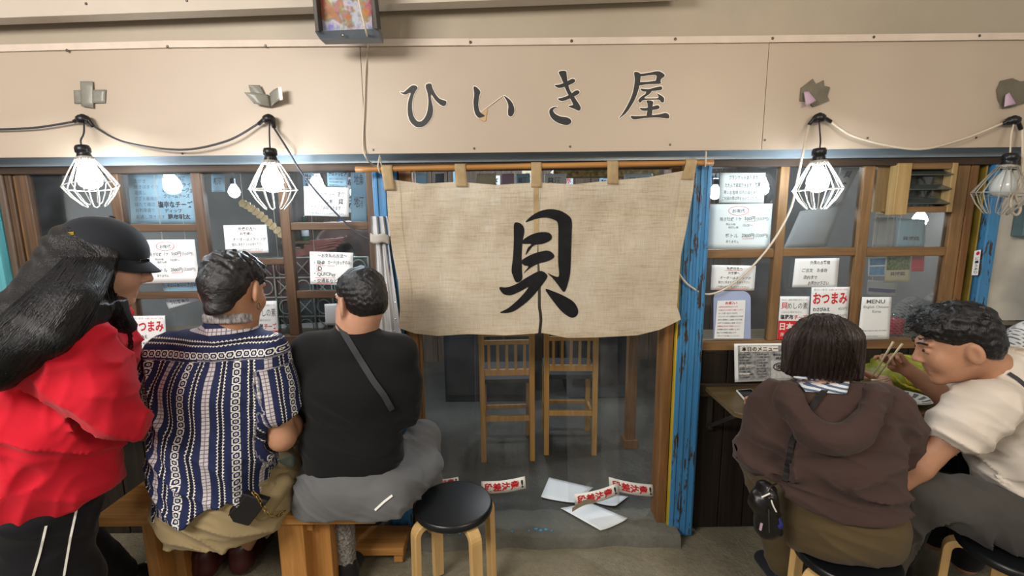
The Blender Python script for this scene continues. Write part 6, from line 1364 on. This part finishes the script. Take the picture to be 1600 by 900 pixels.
    for i in range(420):
        x = RNG.uniform(1228, 1346); xc = 1286+(x-1286)*.45; y0 = RNG.uniform(494, 540); pth = []
        for j in range(9):
            k = j/8; px = xc+(x-xc)*min(1, (k*1.15)**.6)+RNG.normal(0, .5); py = y0+(RNG.uniform(590, 604)-y0)*k; p = hit(ho, px, py, .0018, .9)
            if (p-hc).length < .2: pth.append(p)
        if len(pth) > 4: ps.append(pth)
    o = build(strands(ps, .0011), 'hair_strands', HAIRB, t, smooth=True, recalc=False); o['kind'] = 'stuff'
    # strap
    strap = cloth('black_strap', '1b191a', .6); build(ribbon_on(sh, [(1296, 600), (1272, 632), (1250, 660), (1237, 690), (1231, 725), (1226, 752)], .016, .006, .006, 44), 'bag_strap', strap, t)
    return t, sh
wh, hoodie_f = woman_hoodie()
# shoulder bag at her hip
def shoulder_bag():
    y = -.74; c = P(1200, 796, y); t = thing('shoulder_bag', 'small black shoulder bag with blue charm hanging beside the hoodie woman', 'bag', c)
    bb = Field(); bb.seg(P(1196, 770, y), P(1200, 822, y), .030, .038, .040, .042, (1, 0, 0), .02); bb.ell(P(1184, 783, y), (.026, .03, .03), k=.02); bb.disp(lambda p: folds(p, 60, .006, (.8, 0, .6), 2)); grow_mesh(bb, 'pouch', pm('black_soft_leather', '121214', .35, var=.2, bumps=.1), t, .005)
    a = P(1213, 756, y); build(MB().tube(curve([a, P(1204, 760, y-.03), P(1200, 768, y-.04), P(1202, 776, y-.04)], 14), .0028, 6), 'ring_handle', M['screw'], t, smooth=True)
    build(MB().tube([P(1190, 777, y-.045), P(1203, 771, y-.045)], .0025, 6), 'zip', M['cage'], t); build(MB().tube([P(1201, 796, y-.05), P(1202, 832, y-.05)], .002, 6), 'zip', M['screw'], t); build(MB().tube(curve([P(1204, 778, y-.04), P(1208, 790, y-.045), P(1213, 800, y-.045)], 10), .0025, 6), 'clasp', M['cage'], t, smooth=True)
    ch_ = P(1214, 822, y-.03); cf = Field(); cf.ell(ch_, (.017, .014, .026), k=.01); cf.ell(ch_+V(0, 0, .022), (.012, .01, .014), k=.01); cf.disp(lambda p: .003*nz3(p, 120, 1)); grow_mesh(cf, 'charm', pm('blue_charm', '28308a', .5, var=.15), t, .004)
    build(MB().tube([P(1190, 818, y-.045), P(1188, 828, y-.045)], .004, 6), 'zip_pull', M['pink'], t)
shoulder_bag()
# ------------------------------------------------------------------ the eating man in the white shirt
def man_white():
    t = thing('person', 'man in a white t-shirt leaning over the table and eating with chopsticks', 'person', (s3c.x, s3c.y, 0))
    hc = Q(1492, 537, -.60); nk = Q(1552, 580, -.60); ch = Q(1590, 650, -.60); pel = Q(1625, 800, -.64)
    sl, sr = Q(1545, 630, -.70), Q(1545, 605, -.46); el, er = Q(1448, 712, -.66), Q(1505, 640, -.34); wl = Q(1396, 764, -.66); wr = Q(1418, 578, -.36)
    hl, hr = Q(1610, 820, -.70), Q(1610, 812, -.54); kl, kr = Q(1425, 765, -.62), Q(1440, 765, -.42); al, ar = V(kl.x+.02, -.5, .09), V(kr.x, -.36, .09)
    f = (-.87, .37, -.33); u = (-.29, .12, .95)
    b = Field(); q = head(b, hc, f, u, 1.0, nk, .058); limbs_under(b, pel, ch, [sl, sr], [hl, hr], [kl, kr], [al, ar]); arm(b, sl, el, wl, 1.05); arm(b, sr, er, wr, 1.0); b.cap(ch, nk, .07, .06, .04)
    hdir = _n(P(1386, 552, -.36)-wr); fingers(b, wr, hdir, (-.25, -.75, -.6), 1.0, 1, (.55, .7, 1.2, 1.35), thumb=hdir+_a((-.1, -.75, -.25)))
    fingers(b, wl, (-.8, .3, -.3), (0, .2, -1), 1.0, 1)
    grow_mesh(b, 'body', SKIN2, t, .0045)
    sh = Field(); sh.seg(Q(1632, 790, -.64), Q(1612, 700, -.62), .150, .165, .155, .170, (1, 0, 0), .05); sh.seg(Q(1612, 700, -.62), Q(1585, 628, -.60), .155, .170, .130, .165, (1, 0, 0), .05); sh.cap(Q(1580, 625, -.60), nk, .105, .072, .05)
    for s_, e_ in ((sl, el), (sr, er)):
        d = e_-s_; sh.chain([s_, s_+d*.3, s_+d*.52], [.072, .074, .074], .04); sh.cap(Q(1575, 620, -.6), s_, .08, .068, .05); sh.cap(s_+d*.47, s_+d*.9, .056, .064, .004, 's')
    nd = _n(_a(hc)-_a(nk)); sh.ell(_a(nk)+nd*.105, (.10, .080, .10), nd, (0, 1, 0), .006, 's')
    sh.disp(lambda p: folds(p, 30, .016, (.5, 0, .85), 2.2)+folds(p, 38, .010, (1, 0, -.5), 5)+.002*nz3(p, 26, 3)); so = grow_mesh(sh, 'shirt', cloth('white_jersey', 'dcd3c8', .85, .04), t, .006)
    pt = Field(); pt.seg(Q(1600, 825, -.70), Q(1620, 820, -.54), .13, .125, .13, .125, (1, 0, 0), .05)
    for h_, k_, a_ in ((hl, kl, al), (hr, kr, ar)): pt.chain([h_, h_*.5+k_*.5, k_], [.105, .09, .076], .05); pt.chain([k_, k_*.15+a_*.85], [.07, .058], .03)
    pt.inter(lambda p: .443-p[:, 2]-np.clip((np.hypot(p[:, 0]-s3c.x, p[:, 1]-s3c.y)-.16)*6, 0, 1), .012); pt.disp(lambda p: folds(p, 36, .013, (1, 0, .4), 3)+.002*nz3(p, 30, 2)); grow_mesh(pt, 'trousers', cloth('charcoal_denim', '4c4a48', .85, .15), t, .006)
    for a_ in (al, ar):
        fo = Field(); shoe(fo, a_, a_+V(-.18, .03, 0), 1.05); grow_mesh(fo, 'shoe', cloth('dark_shoe', '1c1c1e', .6), t, .006)
    h = Field(); s = 1.08; h.ell(q(0, -.008, .058), (.086, .116, .086), f, u, .01); h.ell(q(0, -.055, .0), (.078, .074, .09), f, u, .02); fn = _n(f); un = _n(u)
    h.inter(lambda p: ((p-q(0, .098, .05))@fn)-((p-q(0, .06, .05))@un)*.5, .012); h.inter(lambda p: -((p-q(0, -.04, -.040))@un)+((p-q(0, -.04, -.04))@fn)*.75, .02)
    for g_ in (-1, 1): h.ell(q(g_*.088, -.01, -.018), (.03, .030, .040), f, u, .008, 's')
    h.disp(lambda p: .006*nz3(p, 80, 2)*np.clip(((p-q(0, 0, .02))@un)*14, .1, 1)+.003*nz3(p, 180, 5)); grow_mesh(h, 'hair', HAIR, t, .004)
    ps = []
    for i in range(520):      # tousled top
        a = RNG.uniform(-1, 1)*.07; bb = RNG.uniform(-.1, .10); base = q(a, bb, .058+.086*math.sqrt(max(0, 1-(a/.086)**2-((bb+.008)/.116)**2))-.004)
        ddir = _n(fn*RNG.uniform(.3, 1.0)+un*RNG.uniform(.15, .8)+_a((RNG.normal(0, .3), RNG.normal(0, .3), 0))); L = RNG.uniform(.015, .034); ps.append([Vector(base+ddir*L*k/4-un*L*.5*(k/4)**2) for k in range(5)])
    o = build(strands(ps, .0017), 'hair_strands', HAIR, t, smooth=True, recalc=False); o['kind'] = 'stuff'
    eyes(q, t, 1.0); build(ribbon_on(sh, [(1576, 583), (1590, 592), (1604, 604)], .012, .004, .003, 12), 'bag_strap', M['ink'], t)
    return t
man_white()
def chopsticks(label, pairs, y0, y1):
    t = thing('chopsticks', label, 'chopsticks', P(*pairs[0][1], y1), 'chopsticks in use at the wall table')
    for a, b in pairs: build(MB().tube([P(*a, y0), P(*b, y1)], [.0042, .0022], 8), 'chopstick', pm('pale_disposable_wood', 'e6d6b4', .5, var=.06), t, smooth=True)
chopsticks('pale wooden chopsticks held up by the man in white', [((1396, 534), (1362, 590)), ((1410, 537), (1370, 590))], -.43, -.38)
chopsticks('pale wooden chopsticks in the hand of the hoodie woman', [((1362, 594), (1388, 592)), ((1372, 601), (1390, 594))], -.38, -.36)
# ------------------------------------------------------------------ the standing woman in red
def woman_red():
    t = thing('person', 'standing woman in a red t-shirt and black cap leaning towards the counter', 'person', (Q(40, 820, -.8).x, -.8, 0))
    hc = Q(164, 408, -.72); nk = Q(128, 478, -.74); ch = Q(88, 590, -.77); pel = Q(58, 770, -.78)
    sr, sl = Q(116, 532, -.87), Q(146, 520, -.62); er, el = Q(172, 655, -.84), Q(190, 640, -.52); wr, wl = Q(186, 630, -.55), Q(205, 610, -.32)
    hr, hl = Q(50, 800, -.86), Q(75, 800, -.68); kr, kl = V(hr.x+.03, -.84, .45), V(min(hl.x+.10, bl.x-.13), -.58, .48); ar, al = V(hr.x-.02, -.86, .08), V(Q(205, 880, -.3).x, -.40, .08)
    f = (.80, .50, -.32); u = (.26, .17, .95)
    b = Field(); q = head(b, hc, f, u, 1.0, nk, .05); limbs_under(b, pel, ch, [sl, sr], [hl, hr], [kl, kr], [al, ar]); arm(b, sr, er, wr, .9); arm(b, sl, el, wl, .9); b.cap(ch, nk, .07, .055, .05)
    fingers(b, wr, (-.3, .9, .1), (0, 0, -1), .92, -1); fingers(b, wl, (.4, .9, 0), (0, 0, -1), .92, 1); grow_mesh(b, 'body', SKIN3, t, .005)
    sh = Field(); R_ = (.3, 1, 0); sh.seg(Q(70, 745, -.78), Q(75, 660, -.78), .175, .185, .172, .175, R_, .05); sh.seg(Q(75, 660, -.78), Q(98, 570, -.77), .172, .175, .175, .140, R_, .05); sh.cap(Q(108, 535, -.76), nk+V(-.005, 0, .0), .115, .078, .05)
    sh.seg(Q(70, 745, -.78), Q(40, 850, -.80), .175, .185, .19, .20, R_, .05); sh.cap(Q(40, 700, -.8), Q(20, 770, -.82), .15, .17, .06)
    for s_, e_ in ((sr, er), (sl, el)):
        d = e_-s_; sh.chain([s_, s_+d*.45, s_+d*.95], [.074, .084, .090], .06); sh.cap(Q(115, 530, -.75), s_, .085, .074, .06); sh.cap(s_+d*.9, s_+d*1.4, .07, .08, .004, 's')
    sh.plane(nk+V(.01, 0, .04), (.3, 0, 1), .006); z0_ = Q(100, 806, -.92).z; x0_ = Q(100, 806, -.92).x
    sh.inter(lambda p: z0_+(p[:, 0]-x0_)*.48+.006*np.sin(p[:, 0]*25)-p[:, 2], .006)
    sh.disp(lambda p: folds(p, 17, .032, (.6, 0, .8), 1.2)+folds(p, 28, .012, (.9, 0, -.35), 5)+.003*nz3(p, 14, 3)); grow_mesh(sh, 'shirt', cloth('red_cotton', 'd41b30', .85, .08), t, .0065)
    pt = Field(); pt.seg(Q(60, 790, -.80), Q(66, 760, -.78), .15, .15, .15, .14, (.3, 1, 0), .05)
    for h_, k_, a_ in ((hl, kl, al), (hr, kr, ar)): pt.chain([h_, k_], [.115, .095], .05); pt.chain([k_, a_], [.095, .085], .03)
    pt.disp(lambda p: folds(p, 24, .01, (.5, 0, 1), 3)+.002*nz3(p, 30, 2)); grow_mesh(pt, 'trousers', cloth('black_track_fabric', '15161c', .6, .15), t, .0065)
    for pxs in ([(72, 822), (62, 865), (52, 899)], [(121, 790), (110, 840), (100, 899)]): build(ribbon_on(pt, pxs, .0055, .003, .001, 24), 'side_stripe', M['white'], t)
    fo = Field(); shoe(fo, al, al+V(.14, .13, 0), 1.1); so = grow_mesh(fo, 'shoe', cloth('black_sneaker', '16171b', .6), t, .006)
    build(ribbon_on(fo, [(212, 872), (232, 880), (258, 872), (272, 858)], .010, .003, .001, 20), 'shoe_stripe', M['white'], so)
    fo2 = Field(); shoe(fo2, ar, ar+V(.2, .05, 0), 1.1); grow_mesh(fo2, 'shoe', cloth('black_sneaker', '16171b', .6), t, .006)
    # hair: mass flowing from under the cap over the back, one lock falling in front
    h = Field(); h.ell(q(0, -.02, .02), (.088, .106, .096), f, u, .01); fn = _n(f); un = _n(u)
    h.chain([q(.0, -.05, -.02), Q(100, 462, -.83), Q(48, 515, -.94), Q(-8, 575, -.99)], [.09, .09, .085, .06], .06); h.chain([q(.03, -.04, -.03), Q(118, 478, -.88), Q(84, 530, -.97)], [.072, .065, .035], .05)
    h.chain([q(.055, .02, .0), q(.062, .02, -.09), Q(170, 492, -.77), Q(200, 510, -.74)], [.045, .042, .04, .022], .04)
    h.inter(lambda p: np.where(((p-hc[:])@un) > -.09, ((p-q(0, .042, 0))@fn), -1), .012)
    def hd(p): return .004*np.sin((p@_n((.55, .1, .83)))*150+3*nz3(p, 16, 1))*np.clip((q(0, .0, 0)[0]-.02-p[:, 0])*20, 0, 1)+.002*nz3(p, 60, 4)
    h.disp(hd); grow_mesh(h, 'hair', HAIR, t, .005)
    ps = []
    for i in range(520):
        a = RNG.uniform(0, 1); b_ = RNG.uniform(0, 1); x0, y0 = 100+80*a, 400+25*b_; tgt = (-45+95*a*RNG.uniform(.5, 1.2), 520+90*b_+RNG.uniform(-10, 40)); pth = []
        for j in range(12):
            k = j/11; px = x0+(tgt[0]-x0)*k+18*math.sin(k*3.1)*(a-.3); py = y0+(tgt[1]-y0)*(k**.9); p = hit(h, px, py, .003, .6)
            if (p.y < -.55): pth.append(p)
            else: break
        if len(pth) > 5: ps.append(pth)
    for i in range(140):
        x0, y0 = RNG.uniform(160, 186), RNG.uniform(400, 420); xe = RNG.uniform(178, 208); pth = []
        for j in range(9):
            k = j/8; p = hit(h, x0+(xe-x0)*k**1.6+RNG.normal(0, .6), y0+(RNG.uniform(505, 530)-y0)*k, .002, .6)
            if p.y < -.55: pth.append(p)
            else: break
        if len(pth) > 4: ps.append(pth)
    o = build(strands(ps, .0016), 'hair_strands', HAIR, t, smooth=True, recalc=False); o['kind'] = 'stuff'
    lo = build(strands([[Q(204+RNG.uniform(-5, 5), 515+9*k+RNG.uniform(-1, 1), -.74) for k in range(6)] for _ in range(26)], .0012), 'loose_lock', HAIR, t, recalc=False); lo['kind'] = 'stuff'
    eyes(q, t, 1.0, (1,))
    return t, q, f, u
wr_, q_, f_, u_ = woman_red()
def cap_hat(q, f, u):
    t = thing('baseball_cap', 'black baseball cap with a small gold clip on the leaning woman', 'cap', q(0, 0, .03))
    f, u, r = frame(f, u); c = Field(); c.ell(q(0, -.012, .035), (.094, .112, .096), f, u, .01); c0 = q(0, -.01, .026)
    c.inter(lambda p: -((p-c0)@u)-((p-c0)@f)*.06, .004); c.inter(lambda p: -(np.sqrt((((p-q(0, -.012, .035))@f)/.112)**2+(((p-q(0, -.012, .035))@r)/.092)**2+(((p-q(0, -.012, .035))@u)/.092)**2)-1)*.09, .003) if False else None
    M['capcloth'] = cloth('black_cap_cotton', '20242b', .8, .1); k = grow_mesh(c, 'crown', M['capcloth'], t, .004)
    def br(u_, v_):
        a = (u_-.5)*math.pi*.96; w = .093*math.sin(a); base = q(w, -.012+.109*math.cos(a), .030); ext = .048*math.cos(a)**.7 if abs(a) < 1.5 else .002
        return Vector(base+(_n(f-u*.62))*ext*v_-u*(.030*(math.sin(a)**2))*(.3+.7*v_))
    o = build(MB().grid(br, 30, 8), 'brim', M['capcloth'], t, smooth=True, recalc=False); o.modifiers.new('t', 'SOLIDIFY').thickness = .004
    for s_ in (0, .010): build(ribbon_on(c, [(106.5, 366-s_*250), (116, 365.5-s_*250)], .0035, .002, .001, 6), 'gold_clip', pm('gold_clip', 'd8b64a', .3, metal=.8), t)
    build(MB().lathe([(0, 0), (.008, 0), (.007, .004), (0, .006)], q(0, -.012, .132), 10, u), 'button', M['capcloth'], t)
cap_hat(q_, f_, u_)
# ------------------------------------------------------------------ diner in a checked shirt at the right edge
def checked():
    t = thing('person', 'diner in a white checked shirt cut by the edge beyond the white shirt', 'person', (Q(1640, 700, -.2).x, -.28, 0))
    y = -.28; c = Q(1640, 580, y); nk = Q(1690, 490, y); hc = nk+V(.03, .03, .15); sl = Q(1612, 530, y); el = Q(1590, 560, y); wl = Q(1556, 590, y+.05); pel = V(c.x+.02, y, .55)
    b = Field(); q = head(b, hc, (-.9, .3, -.2), (0, 0, 1), .95, nk, .052); b.seg(pel, c, .13, .1, .15, .1, k=.05); b.cap(c, nk, .08, .06, .05); b.cap(c, sl, .08, .05, .05); arm(b, sl, el, wl, .85); fingers(b, wl, (-.9, .1, .1), (0, 0, -1), .85, 1)
    for s_ in (-1, 1): b.chain([pel+V(0, .07*s_, 0), pel+V(-.3, .07*s_, .0), pel+V(-.32, .07*s_, -.48)], [.085, .06, .045], .04)
    grow_mesh(b, 'body', SKIN, t, .006)
    sh = Field(); sh.seg(pel+V(0, 0, .02), c, .16, .13, .17, .13, k=.05); sh.cap(c, nk+V(0, 0, -.03), .15, .075, .05); sh.chain([sl, el, el*.45+wl*.55], [.075, .066, .056], .04); sh.disp(lambda p: folds(p, 34, .006, (.6, 0, .8), 2))
    m, nt, out = newmat('white_checked_cloth'); sp = N(nt, 'ShaderNodeSeparateXYZ'); nt.links.new(coords(nt, rot=(0, .5, 0)), sp.inputs[0]); a = (S(nt, sp.outputs[0])/.011).frac().gt(.55)*(S(nt, sp.outputs[2])/.011).frac().gt(.4); principled(nt, out, mixc(nt, a, C('dfe2e4'), C('6a7078')), .8, 0, .2); grow_mesh(sh, 'shirt', m, t, .007)
    pt = Field(); pt.ell(pel, (.16, .16, .12), k=.02)
    for s_ in (-1, 1): pt.chain([pel+V(0, .07*s_, 0), pel+V(-.3, .07*s_, .0), pel+V(-.32, .07*s_, -.45)], [.1, .075, .06], .04)
    grow_mesh(pt, 'trousers', cloth('dark_trousers', '26272b', .85), t, .008)
    h = Field(); h.ell(q(0, -.02, .04), (.085, .1, .085), (-.9, .3, -.2), (0, 0, 1), .01); h.disp(lambda p: .004*nz3(p, 80, 1)); grow_mesh(h, 'hair', HAIR, t, .006)
checked()
